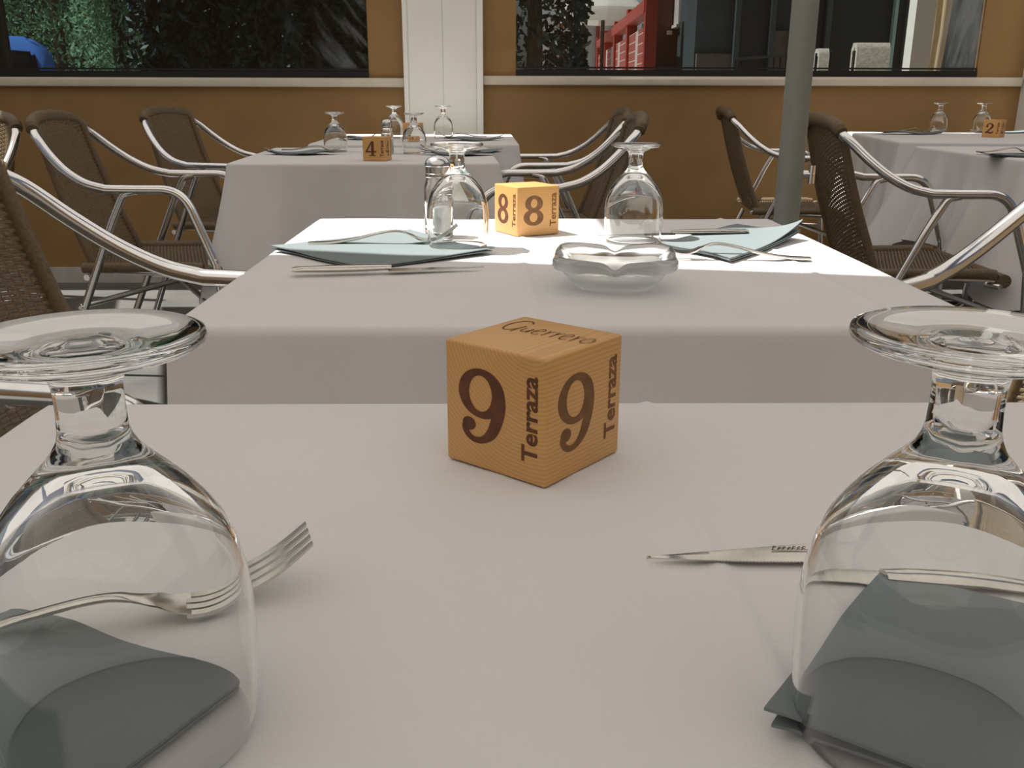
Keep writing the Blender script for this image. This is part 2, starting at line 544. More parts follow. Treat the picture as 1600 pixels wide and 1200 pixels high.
pb = MB(); pb.tube([(-2.7, 4.62, 0.0), (-2.7, 4.62, 1.2), (-2.7, 4.62, ZA)], 0.025, 16); pb.obj('pole', M['pole'], aw2)
aw3 = thing('awning', 'cream canvas shade stretched above the table numbered 9', 'awning')
sail('canvas', [(-2.6, -2.4, ZA), (2.6, -2.6, ZA), (2.6, 0.63, ZA), (-2.6, 1.67, ZA)], '', aw3)
for px_, py_ in ((-2.5, -2.3), (2.5, -2.5)):
    pb = MB(); pb.tube([(px_, py_, 0.0), (px_, py_, 1.2), (px_, py_, ZA)], 0.025, 16); pb.obj('pole', M['pole'], aw3)

# ------------------------------------------------------------------ tables and cloths
def table_legs(cx, cy, w, d, rot, z, name_label, chrome_cluster=False):
    t = thing('cafe_table', name_label, 'table', (cx, cy, 0), rot)
    bevel_box('tabletop', (-w / 2 + 0.006, -d / 2 + 0.006, z - 0.019), (w / 2 - 0.006, d / 2 - 0.006, z - 0.003), M['wood_dark'], t, 0.004)
    if chrome_cluster:
        for sx, sy in ((-1, -1), (1, -1), (1, 1), (-1, 1)):
            c_ = MB(); c_.tube(fillet([(sx * 0.05, sy * 0.05, z - 0.02), (sx * 0.05, sy * 0.05, 0.12), (sx * 0.24, sy * 0.24, 0.012)], 0.08), 0.014, 12)
            c_.obj('leg', M['aluminium'], t)
    else:
        c_ = MB(); c_.tube([(0, 0, 0.03), (0, 0, 0.4), (0, 0, z - 0.02)], 0.03, 16); c_.obj('column', M['aluminium'], t)
        for a in (45, 135, 225, 315):
            c_ = MB(); ca, sa = math.cos(math.radians(a)), math.sin(math.radians(a))
            c_.tube([(0.02 * ca, 0.02 * sa, 0.06), (0.15 * ca, 0.15 * sa, 0.04), (0.30 * ca, 0.30 * sa, 0.016)], 0.014, 12)
            c_.obj('foot', M['aluminium'], t)
    return t

def cloth(label, cx, cy, w, d, rot, z, drop, seed, amp=0.018, creases=(), tuck=0.0, flare=0.05, corner_flare=0.10, long_corner=0.09, nfold=7):
    rng = random.Random(seed)
    def lines(L, extra):
        xs = set(round(-L / 2 + L * i / 44, 5) for i in range(45))
        for e in extra:
            for k in (-0.006, -0.003, 0, 0.003, 0.006, 0.010):
                xs.add(round(e + k, 5))
        return sorted(xs)
    X = lines(w, [c[1] for c in creases if c[0] == 'x'])
    Y = lines(d, [c[1] for c in creases if c[0] == 'y'])
    nx, ny = len(X), len(Y)
    ph = [rng.uniform(0, 6.28) for _ in range(8)]
    b1 = MB()
    def top_z(x, y):
        h = 0.0004 * math.sin(x * 19 + ph[0]) * math.sin(y * 17 + ph[1])
        for c in creases:
            q = (x if c[0] == 'x' else y) - c[1]
            wob = 0.0025 * math.sin((y if c[0] == 'x' else x) * 11 + ph[2])
            h += c[2] * math.exp(-((q - wob) / 0.0042) ** 2)
        return z + h
    b1.v = [(x, y, top_z(x, y)) for y in Y for x in X]
    for j in range(ny - 1):
        for i in range(nx - 1):
            b1.f.append((j * nx + i, j * nx + i + 1, (j + 1) * nx + i + 1, (j + 1) * nx + i))
    loop = [i for i in range(nx)] + [j * nx + nx - 1 for j in range(1, ny)] + [(ny - 1) * nx + i for i in range(nx - 2, -1, -1)] + [j * nx for j in range(ny - 2, 0, -1)]
    n = len(loop)
    # signed distances along the perimeter, outward directions and corner distance
    info = []
    s = 0.0
    for k, vi in enumerate(loop):
        x, y, _ = b1.v[vi]
        ex, ey = w / 2 - abs(x), d / 2 - abs(y)
        wx = math.exp(-ex / 0.018); wy = math.exp(-ey / 0.018)
        nn = Vector((math.copysign(wx, x), math.copysign(wy, y), 0)).normalized()
        dc = max(ex, ey)
        side_x = ey > ex
        info.append((nn, dc, s, side_x))
        x2, y2, _ = b1.v[loop[(k + 1) % n]]
        s += math.hypot(x2 - x, y2 - y)
    per = s
    rings = [loop]
    R = 0.009
    T = [('r', a) for a in (30, 60, 90)] + [('d', t) for t in (0.03, 0.08, 0.15, 0.24, 0.34, 0.45, 0.56, 0.67, 0.78, 0.89, 1.0)]
    for kind, t in T:
        ring = []
        for k, vi in enumerate(loop):
            x, y, _ = b1.v[vi]
            zz = z
            nn, dc, sp, side_x = info[k]
            if kind == 'r':
                a = math.radians(t)
                off, dz = R * math.sin(a), R * (1 - math.cos(a))
            else:
                cf = math.exp(-(dc / 0.10) ** 1.3)
                wave = math.sin(2 * math.pi * nfold * sp / per * 2 + ph[3] + 1.3 * math.sin(2 * math.pi * sp / per * 3 + ph[4]))
                wave += 0.5 * math.sin(2 * math.pi * nfold * sp / per * 5 + ph[5])
                off = R + flare * t ** 1.2 + amp * wave * t ** 1.1 * (1 - 0.5 * cf) + corner_flare * cf * t ** 1.1
                if tuck and side_x:
                    off -= (tuck + flare) * min(1, t * 5) * (1 - math.exp(-(dc / 0.09) ** 2))
                dz = R + (drop + long_corner * cf) * t - 0.004 * wave * t
            b1.v.append((x + nn.x * off, y + nn.y * off, z - dz))
            ring.append(len(b1.v) - 1)
        prev = rings[-1]
        for k in range(n):
            j = (k + 1) % n
            b1.f.append((prev[k], ring[k], ring[j], prev[j]))
        rings.append(ring)
    b1.mi = [0] * len(b1.f)
    o = b1.obj('tablecloth', M['cloth'], None, True, 75)
    o.location = (cx, cy, 0); o.rotation_euler = (0, 0, rot)
    tag(o, label, 'tablecloth', 'white tablecloths')
    return o

tables = [
    # key, label word, left x, right x, front y, back y, rot, z
    ('9', (-0.298, 0.442, -0.140, 0.597), 0, 0.75),
    ('8', (-0.290, 0.450, 0.822, 1.562), 0, 0.75),
]
table_legs(0.072, 0.2285, 0.74, 0.737, 0, 0.75, 'small square cafe table under the white cloth bearing the cube 9')
cloth('white tablecloth with a lengthwise crease under the wooden cube numbered 9', 0.072, 0.2285, 0.74, 0.737, 0, 0.75, 0.30, 3, creases=[('x', 0.028, 0.0019), ('y', 0.245, 0.0005)])
table_legs(0.080, 1.192, 0.74, 0.74, 0, 0.75, 'small square cafe table under the half sunlit white cloth bearing the cube 8')
cloth('white tablecloth half in bright sun under the cube numbered 8', 0.080, 1.192, 0.74, 0.74, 0, 0.75, 0.30, 5, amp=0.010,
      creases=[('x', -0.045, 0.0014), ('x', 0.290, 0.0019)], tuck=0.07, flare=0.02, corner_flare=0.03, nfold=4)
table_legs(-0.408, 3.25, 0.79, 0.80, math.radians(3), 0.75, 'square cafe table under the white cloth bearing the cube 4')
cloth('white tablecloth in shade under the cube numbered 4', -0.415, 3.25, 0.79, 0.80, math.radians(3), 0.75, 0.34, 8, amp=0.020, flare=0.02, corner_flare=0.115, long_corner=0.05, nfold=5)
table_legs(-0.325, 4.11, 0.79, 0.84, math.radians(1), 0.762, 'square cafe table under the cloth nearest the white pillar')
cloth('white tablecloth with a sunlit far edge nearest the white pillar, under the cube 3', -0.325, 4.12, 0.79, 0.86, math.radians(1), 0.762, 0.33, 11, amp=0.018, flare=0.015, corner_flare=0.06, nfold=5)
# right-hand pair
rt2 = math.radians(-8)
fl2 = Vector((1.547, 3.68)); c2_, s2_ = math.cos(rt2), math.sin(rt2)
w2, d2 = 1.0, 0.95
cc2 = fl2 + Vector((c2_ * w2 / 2 - s2_ * d2 / 2, s2_ * w2 / 2 + c2_ * d2 / 2))
table_legs(cc2.x, cc2.y, w2, d2, rt2, 0.775, 'cafe table under the white cloth bearing the cube 2')
cloth('white tablecloth under the wooden cube numbered 2 by the tan wall', cc2.x, cc2.y, w2, d2, rt2, 0.775, 0.36, 14, amp=0.022, flare=0.01, corner_flare=0.06, nfold=8)
table_legs(1.955, 3.135, 0.80, 0.80, math.radians(1), 0.765, 'cafe table on four chrome legs in front of the table with cube 2', True)
cloth('white tablecloth with a deep pointed corner fold, in front of the table with cube 2', 1.955, 3.135, 0.80, 0.80, math.radians(1), 0.765, 0.30, 17, amp=0.028, flare=0.06, corner_flare=0.11, long_corner=0.10, nfold=6)

# ------------------------------------------------------------------ wicker terrace chairs
CA, CZT, CYT, CB, CZA, CY1, CY2 = 0.159, 0.853, -0.249, 0.269, 0.691, -0.016, 0.130

def weave(surf, nh, nv, ra, sub, width=0.0024, thick=0.0011):
    """surf(u, v) -> point, u across, v along. nh strands run across and pass over and under nv ribs that run along."""
    b1 = MB()
    def P(u, v):
        return Vector(surf(u, v))
    def nrm(u, v):
        e = 0.004
        a = P(min(u + e, 1), v) - P(max(u - e, 0), v); c = P(u, min(v + e, 1)) - P(u, max(v - e, 0))
        return a.cross(c).normalized()
    ns = nv * sub
    us = [i / ns for i in range(ns + 1)]
    for h in range(nh):
        v = (h + 0.5) / nh
        vs, fs = [], []
        for i, u in enumerate(us):
            p = P(u, v); n_ = nrm(u, v)
            al = (P(u, min(v + 0.004, 1)) - P(u, max(v - 0.004, 0))).normalized()
            off = ra * math.cos(math.pi * (u * nv + h))
            c = p + n_ * off
            vs += [c + al * width, c + n_ * thick, c - al * width, c - n_ * thick]
        for i in range(ns):
            for k in range(4):
                fs.append((i * 4 + k, i * 4 + (k + 1) % 4, (i + 1) * 4 + (k + 1) % 4, (i + 1) * 4 + k))
        b1.add(vs, fs)
    for q in range(nv):
        u = (q + 0.5) / nv
        b1.tube([surf(u, k / 18) for k in range(19)], 0.0014, 4, False)
    return b1

def back_surf(u, v):
    s = 2 * u - 1
    hw = 0.182 + (CA - 0.008 - 0.182) * v
    y = -0.112 + (CYT + 0.012 + 0.112) * v ** 1.1 - 0.018 * (1 - s * s) - 0.012 * math.sin(math.pi * v)
    z = 0.462 + (CZT - 0.462) * v + 0.026 * v * (1 - s * s)
    return (s * hw, y, z)

def seat_surf(u, v):
    s = 2 * u - 1
    hw = 0.205 + 0.012 * v
    y = -0.135 + 0.375 * v
    z = 0.462 + 0.004 * v - 0.010 * math.sin(math.pi * v) * (1 - s * s) - 0.016 * max(0, (v - 0.86) / 0.14) ** 2
    return (s * hw, y, z)

def make_chair():
    t = thing('terrace_chair', 'terrace chair', 'chair', (0, 0, 0), 0, 'wicker and aluminium terrace chairs')
    front = fillet([(CB + 0.0075, 0.268, 0.485), (CB + 0.002, CY2 + 0.062, CZA), (CB, 0.06, CZA)], 0.075, 9)
    half = [(CB, CY1, CZA + 0.001), (CB - 0.008, -0.075, CZA + 0.016), (CB - 0.026, -0.130, CZA + 0.046),
            (CB - 0.052, -0.180, CZA + 0.088), (CB - 0.080, -0.220, CZA + 0.130), (CA + 0.006, CYT + 0.010, CZT - 0.012), (CA - 0.030, CYT - 0.005, CZT + 0.012), (CA * 0.45, CYT - 0.014, CZT + 0.024)]
    pts = half + [(0, CYT - 0.017, CZT + 0.027)] + [(-x, y, z) for x, y, z in reversed(half)]
    path = front + catmull(pts, 6) + [Vector((-p.x, p.y, p.z)) for p in reversed(front)]
    b1 = MB(); b1.tube(path, 0.0128, 14)
    b1.obj('arm_and_back_frame', M['aluminium'], t)
    # brown wrap round the top of the frame
    top = [(CA + 0.005, CYT + 0.006, CZT - 0.008), (CA - 0.024, CYT - 0.005, CZT + 0.013), (CA * 0.45, CYT - 0.014, CZT + 0.024), (0, CYT - 0.017, CZT + 0.027)]
    top = top + [(-x, y, z) for x, y, z in reversed(top[:-1])]
    cp = catmull(top, 14)
    b1 = MB(); b1.tube(cp, 0.0185, 14, True, 0, lambda q: 0.0178 + 0.0011 * (1 if int(q * 84) % 2 else 0))
    b1.obj('wrapped_top_roll', M['wicker_wrap'], t)
    for s in (1, -1):
        b1 = MB()
        b1.tube([(s * (CB + 0.012), 0.315, 0.012), (s * (CB + 0.0095), 0.29, 0.25), (s * (CB + 0.0075), 0.268, 0.485), (s * (CB + 0.0073), 0.2662, 0.50)], 0.0114, 14)
        lg = b1.obj('leg', M['aluminium'], t)
        b2 = MB(); b2.tube([(s * (CB + 0.012), 0.315, 0.0), (s * (CB + 0.012), 0.315, 0.03)], 0.0155, 14); b2.obj('foot_cap', M['plastic'], lg)
        b1 = MB()
        b1.tube(fillet([(s * (CB - 0.001), 0.062, CZA - 0.004), (s * (CB - 0.002), 0.030, CZA - 0.010), (s * (CB - 0.0035), -0.010, CZA - 0.085), (s * (CB - 0.012), -0.275, 0.012)], 0.05, 9), 0.0115, 14)
        lr = b1.obj('leg', M['aluminium'], t)
        b2 = MB(); b2.tube([(s * (CB - 0.012), -0.275, 0.0), (s * (CB - 0.012), -0.275, 0.03)], 0.0155, 14); b2.obj('foot_cap', M['plastic'], lr)
        for (x_, y_, z_) in ((s * (CB + 0.006), 0.262, 0.345), (s * (CB - 0.005), -0.127, 0.36)):
            b2 = MB(); b2.tube([(x_ + s * 0.004, y_, z_), (x_ + s * 0.0155, y_, z_)], 0.0055, 10)
            b2.obj('screw_head', M['steel'], lg)
    # seat rails and braces
    b1 = MB()
    ring = fillet([(0, 0.235, 0.443), (0.216, 0.235, 0.444), (0.206, -0.140, 0.458), (-0.206, -0.140, 0.458), (-0.216, 0.235, 0.444), (0, 0.235, 0.443)], 0.03, 5)
    b1.tube(ring, 0.0085, 12, False)
    for s in (1, -1):
        b1.tube([(s * 0.215, 0.19, 0.436), (s * 0.262, 0.21, 0.436)], 0.009, 10)
        b1.tube([(s * 0.21, -0.10, 0.444), (s * 0.262, -0.105, 0.444)], 0.009, 10)
    b1.obj('seat_frame', M['aluminium'], t)
    b1 = MB(); b1.tube([(-0.266, 0.262, 0.345), (0.0, 0.06, 0.385), (0.262, -0.135, 0.36)], 0.0085, 10); b1.obj('stretcher', M['aluminium'], t)
    b1 = MB(); b1.tube([(0.266, 0.262, 0.345), (0.0, 0.06, 0.402), (-0.262, -0.135, 0.36)], 0.0085, 10); b1.obj('stretcher', M['aluminium'], t)
    bk = weave(back_surf, 72, 22, 0.0016, 2, 0.00265).obj('backrest', M['wicker'], t, True, 80)
    for s in (0, 1):
        b1 = MB(); b1.tube([back_surf(s, k / 20) for k in range(21)], 0.0125, 14, True)
        b1.obj('wrapped_edge', M['wicker_wrap'], bk)
    st = weave(seat_surf, 70, 26, 0.0019, 2).obj('seat', M['wicker'], t, True, 80)
    b1 = MB(); b1.tube([(-0.228, 0.236, 0.446), (0, 0.243, 0.443), (0.228, 0.236, 0.446)], 0.0195, 14); b1.obj('wrapped_front_roll', M['wicker_wrap'], st)
    for s in (0, 1):
        b1 = MB(); b1.tube([seat_surf(s, k / 14) for k in range(14)], 0.0155, 14); b1.obj('wrapped_edge', M['wicker_wrap'], st)
    return t

D = math.radians
chair = make_chair()
used = [False]
CH = [
    ('wicker chair closest to us, pulled up to the left of the table with cube 8', -0.455, 1.085, -99.8),
    ('wicker chair facing the left side of the table with cube 4', -1.064, 2.912, -89.7),
    ('wicker chair by the tan wall, facing the left side of the pillar table', -1.055, 3.787, -103.4),
    ('wicker chair cut off by the left edge, its backrest partly in the sun', -1.660, 2.710, 150.0),
    ('wicker chair facing the right side of the table with cube 4', 0.172, 2.961, 87.9),
    ('wicker chair by the tan wall, facing the right side of the pillar table', 0.241, 3.829, 90.5),
    ('wicker chair just right of the grey pole, facing the chrome legged table', 1.195, 2.810, -91.5),
    ('wicker chair on the far side of the grey pole facing the table with cube 2', 1.257, 4.269, -94.7),
    ('wicker chair with one shining armrest in view right of the table with cube 8', 0.777, 1.100, 131.0),
]
for lab, x, y, a in CH:
    place(chair, used, lab, (x, y, 0), D(a))

# ------------------------------------------------------------------ goblets, upside down
def goblet_mesh(n=64):
    R_ = 0.04
    outer = [(0.0384, 0.0012), (0.0388, 0.004), (0.0397, 0.012), (0.0405, 0.022), (0.0409, 0.033), (0.0407, 0.043), (0.0396, 0.0535), (0.0372, 0.064), (0.0340, 0.0715), (0.0298, 0.078),
             (0.0247, 0.0845), (0.0192, 0.0903), (0.0148, 0.0948), (0.0122, 0.0980), (0.0109, 0.1010), (0.0102, 0.1045), (0.0099, 0.110), (0.0100, 0.1165), (0.0106, 0.1200), (0.0127, 0.1225), (0.018, 0.1243), (0.025, 0.1258), (0.0315, 0.1278),
             (0.0338, 0.1292), (0.0343, 0.1305), (0.0338, 0.1318), (0.032, 0.1326), (0.026, 0.1314), (0.018, 0.1303), (0.0115, 0.1300), (0.0095, 0.1308), (0.0050, 0.1312), (0.0008, 0.1312)]
    inner = [(0.0008, 0.0893), (0.004, 0.0890), (0.008, 0.0880), (0.0125, 0.0858), (0.0175, 0.0822), (0.0225, 0.0780), (0.0270, 0.0735), (0.0312, 0.0684), (0.0348, 0.0618), (0.0374, 0.0527), (0.0385, 0.043), (0.0387, 0.033), (0.0383, 0.022), (0.0376, 0.012), (0.0368, 0.004), (0.0364, 0.0012)]
    def facet(k, a):
        r, z = (outer + inner)[k]
        if k < len(outer) and 0.1005 < z < 0.121 and r < 0.0122:
            q = (a % (math.pi / 4)) - math.pi / 8
            return (math.cos(math.pi / 8) / math.cos(q)) * 0.5 + 0.5 * 1.0
        return 1.0
    b1 = MB()
    prof = outer + inner
    b1.lathe(prof, n, (0, 0, 0), facet)
    # rounded drinking rim: close between first and last profile ring
    m_ = len(prof)
    base = 0
    rim = []
    for (r, z) in ((0.0380, 0.0003), (0.0373, 0.0), (0.0366, 0.0003)):
        st = len(b1.v)
        for i in range(n):
            a = 2 * math.pi * i / n
            b1.v.append((r * math.cos(a), r * math.sin(a), z))
        rim.append(st)
    seq = [(m_ - 1) * n] + list(reversed(rim)) + [0]
    for q in range(len(seq) - 1):
        for i in range(n):
            j = (i + 1) % n
            b1.f.append((seq[q] + i, seq[q] + j, seq[q + 1] + j, seq[q + 1] + i))
    # close the two tiny pole holes
    k1 = len(outer) - 1; k2 = len(outer)
    b1.f = [f for f in b1.f if not (set(f) & set(range(k1 * n, k1 * n + n)) and set(f) & set(range(k2 * n, k2 * n + n)))]
    b1.f.append(tuple(range(k1 * n, k1 * n + n))); b1.f.append(tuple(reversed(range(k2 * n, k2 * n + n))))
    b1.mi = [0] * len(b1.f)
    return b1
gm = goblet_mesh().mesh('goblet', M['glass'], True, 50)
def goblet(label, p, rz=0.0):
    o = link('goblet', gm)
    o.location = p; o.rotation_euler = (0, 0, rz)
    tag(o, label, 'glass', 'upturned goblets')
    return o

# ------------------------------------------------------------------ wooden number cubes
SZ = 0.0704
def layer(b1):
    # each stroke lies a hair above the one before, so that none coincide
    b1.lay = getattr(b1, 'lay', -1) + 1
    return b1.lay * 0.00004
def strip(b1, pts, ws, z=0.0):
    """flat band of changing width along pts (2D)"""
    P = [Vector((p[0], p[1], 0)) for p in pts]
    L, Rr = [], []
    for k, p in enumerate(P):
        t = (P[min(k + 1, len(P) - 1)] - P[max(k - 1, 0)]).normalized()
        nn = Vector((-t.y, t.x, 0))
        w = ws[k] / 2
        L.append(p + nn * w); Rr.append(p - nn * w)
    n = len(P)
    z += layer(b1)
    b1.add([(v.x, v.y, z) for v in L + Rr], [(k, k + 1, n + k + 1, n + k) for k in range(n - 1)])
def smooth2(pts, ws, seg=8):
    c = catmull([(x, y, w) for (x, y), w in zip(pts, ws)], seg)
    return [(p.x, p.y) for p in c], [p.z for p in c]
def ringband(b1, cx, cy, rox, roy, rix, riy, dx=0.0, n=40, tilt=0.0):
    vs = []
    for r_, (rx, ry, ox) in enumerate(((rox, roy, 0), (rix, riy, dx))):
        for i in range(n):
            a = 2 * math.pi * i / n
            x, y = rx * math.cos(a) + ox, ry * math.sin(a)
            ct, st = math.cos(tilt), math.sin(tilt)
            vs.append((cx + x * ct - y * st, cy + x * st + y * ct, 0))
    z = layer(b1)
    b1.add([(x, y, z) for x, y, _ in vs], [(i, (i + 1) % n, n + (i + 1) % n, n + i) for i in range(n)])
def disc(b1, cx, cy, r, n=20):
    z = layer(b1)
    b1.add([(cx + r * math.cos(2 * math.pi * i / n), cy + r * math.sin(2 * math.pi * i / n), z) for i in range(n)], [tuple(range(n))])
def digit(ch):
    """numeral in a box about 0.62 wide, 1 high"""
    b1 = MB()
    if ch == '9':
        ringband(b1, 0.30, 0.675, 0.305, 0.325, 0.150, 0.235, -0.012)
        p, w = smooth2([(0.53, 0.70), (0.535, 0.55), (0.50, 0.36), (0.43, 0.18), (0.33, 0.075), (0.22, 0.045), (0.13, 0.085), (0.085, 0.17), (0.10, 0.24)],
                       [0.15, 0.155, 0.15, 0.13, 0.095, 0.08, 0.08, 0.09, 0.10])
        strip(b1, p, w); disc(b1, 0.135, 0.245, 0.088)
    elif ch == '8':
        ringband(b1, 0.31, 0.275, 0.31, 0.275, 0.122, 0.155, 0.0, tilt=-0.1)
        ringband(b1, 0.32, 0.735, 0.275, 0.265, 0.10, 0.148, 0.0, tilt=-0.1)
    elif ch == '4':
        strip(b1, [(0.47, 1.0), (0.47, 0.0)], [0.17, 0.17])
        strip(b1, [(0.03, 0.29), (0.70, 0.29)], [0.11, 0.11])
        strip(b1, [(0.44, 0.985), (0.07, 0.29)], [0.09, 0.10])
        strip(b1, [(0.26, 0.035), (0.66, 0.035)], [0.07, 0.07])
    elif ch == '2':
        p, w = smooth2([(0.12, 0.66), (0.13, 0.80), (0.25, 0.93), (0.40, 0.93), (0.515, 0.80), (0.50, 0.63), (0.36, 0.42), (0.20, 0.24), (0.07, 0.06)],
                       [0.14, 0.10, 0.09, 0.11, 0.17, 0.17, 0.14, 0.11, 0.09])
        strip(b1, p, w); disc(b1, 0.135, 0.68, 0.095)
        p, w = smooth2([(0.03, 0.09), (0.20, 0.13), (0.38, 0.075), (0.53, 0.09), (0.60, 0.25)], [0.12, 0.16, 0.16, 0.13, 0.06]); strip(b1, p, w)
    elif ch == '3':
        p, w = smooth2([(0.10, 0.78), (0.16, 0.92), (0.30, 0.955), (0.44, 0.88), (0.47, 0.74), (0.38, 0.60), (0.24, 0.54)], [0.12, 0.09, 0.08, 0.13, 0.16, 0.12, 0.07]); strip(b1, p, w)
        p, w = smooth2([(0.24, 0.545), (0.42, 0.49), (0.52, 0.31), (0.46, 0.13), (0.30, 0.045), (0.15, 0.08), (0.09, 0.22)], [0.07, 0.12, 0.17, 0.14, 0.08, 0.09, 0.12]); strip(b1, p, w)
        disc(b1, 0.12, 0.78, 0.085); disc(b1, 0.115, 0.22, 0.085)
    return b1
def text_mesh(txt, bold):
    cu = bpy.data.curves.new('lettering', 'FONT')
    cu.body = txt; cu.size = 1.0; cu.offset = bold; cu.resolution_u = 4
    cu.align_x = 'LEFT'
    ob = bpy.data.objects.new('lettering', cu); COL.objects.link(ob)
    dg = bpy.context.evaluated_depsgraph_get()
    me = bpy.data.meshes.new_from_object(ob.evaluated_get(dg))
    bpy.data.objects.remove(ob); bpy.data.curves.remove(cu)
    xs = [v.co.x for v in me.vertices]; ys = [v.co.y for v in me.vertices]
    return me, (min(xs), max(xs), min(ys), max(ys))
TX, TB = text_mesh('Terraza', 0.028)

def face_matrix(side):
    h = SZ / 2 + 0.00012
    if side == 'L':    # -X face: right is -Y
        return Matrix(((0, 0, -1, -h), (-1, 0, 0, SZ / 2), (0, 1, 0, 0), (0, 0, 0, 1)))
    if side == 'R':    # -Y face: right is +X
        return Matrix(((1, 0, 0, -SZ / 2), (0, 0, -1, -h), (0, 1, 0, 0), (0, 0, 0, 1)))
    if side == 'T':    # top: right is -Y, up is +X
        return Matrix(((0, 1, 0, -SZ / 2), (-1, 0, 0, SZ / 2), (0, 0, 1, SZ + 0.00012), (0, 0, 0, 1)))

cube_block = bevel_box('cube_block', (-SZ / 2, -SZ / 2, 0), (SZ / 2, SZ / 2, SZ), M['wood'], None, 0.0018, 3)
block_mesh = cube_block.data
bpy.data.objects.remove(cube_block)
def number_cube(ch, label, p, rz, extra_writing=False):
    t = link('number_cube', block_mesh)
    t.location = p; t.rotation_euler = (0, 0, rz)
    tag(t, label, 'table number', 'wooden number cubes')
    for side in 'LR':
        Mx = face_matrix(side)
        b1 = digit(ch)
        b1.v = [tuple(Mx @ Vector(((0.145 + v[0] * 0.60 * 1.28) * SZ if ch != '4' else (0.10 + v[0] * 0.72) * SZ, (0.205 + v[1] * 0.615) * SZ, v[2]))) for v in b1.v]
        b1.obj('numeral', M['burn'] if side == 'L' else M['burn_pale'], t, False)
        tm = TX.copy()
        s = 0.68 / (TB[1] - TB[0]) * SZ
        hs = 0.155 / (TB[3] - TB[2]) * SZ
        R_ = Matrix(((0, -hs, 0, 0.925 * SZ + TB[2] * hs), (s, 0, 0, 0.175 * SZ - TB[0] * s), (0, 0, 1, 0), (0, 0, 0, 1)))
        tm.transform(Mx @ R_)
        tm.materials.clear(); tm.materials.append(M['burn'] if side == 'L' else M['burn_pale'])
        link('lettering', tm, t)
    if extra_writing:
        # handwritten word Guerrero in thin pen strokes
        b1 = MB()
        def pen(pts, w=0.011):
            p, ws = smooth2(pts, [w] * len(pts), 6)
            strip(b1, p, ws)
        gx = 0.10
        pen([(gx + 0.155, 0.80), (gx + 0.10, 0.86), (gx + 0.03, 0.82), (gx + 0.0, 0.70), (gx + 0.03, 0.56), (gx + 0.09, 0.52), (gx + 0.14, 0.60), (gx + 0.155, 0.70)], 0.017)
        pen([(gx + 0.155, 0.71), (gx + 0.15, 0.60), (gx + 0.15, 0.50)], 0.017)
        x = gx + 0.20
        pen([(x, 0.66), (x + 0.005, 0.57), (x + 0.04, 0.55), (x + 0.065, 0.62), (x + 0.07, 0.66), (x + 0.075, 0.54)])
        def le(x):
            pen([(x, 0.61), (x + 0.05, 0.64), (x + 0.06, 0.69), (x + 0.025, 0.71), (x, 0.64), (x + 0.01, 0.56), (x + 0.05, 0.54), (x + 0.075, 0.57)])
        def lr(x):
            pen([(x, 0.70), (x + 0.012, 0.62), (x + 0.012, 0.54)]); pen([(x + 0.012, 0.62), (x + 0.03, 0.68), (x + 0.06, 0.695)])
        le(x + 0.11); lr(x + 0.215); lr(x + 0.30); le(x + 0.385); lr(x + 0.49)
        x0 = x + 0.57
        pen([(x0 + 0.05, 0.70), (x0 + 0.01, 0.66), (x0 + 0.01, 0.58), (x0 + 0.05, 0.55), (x0 + 0.09, 0.60), (x0 + 0.085, 0.68), (x0 + 0.05, 0.70)])
        Mx = face_matrix('T')
        b1.v = [tuple(Mx @ Vector((v[0] * SZ, v[1] * SZ, v[2]))) for v in b1.v]
        b1.obj('handwriting', M['burn'], t, False)
    return t

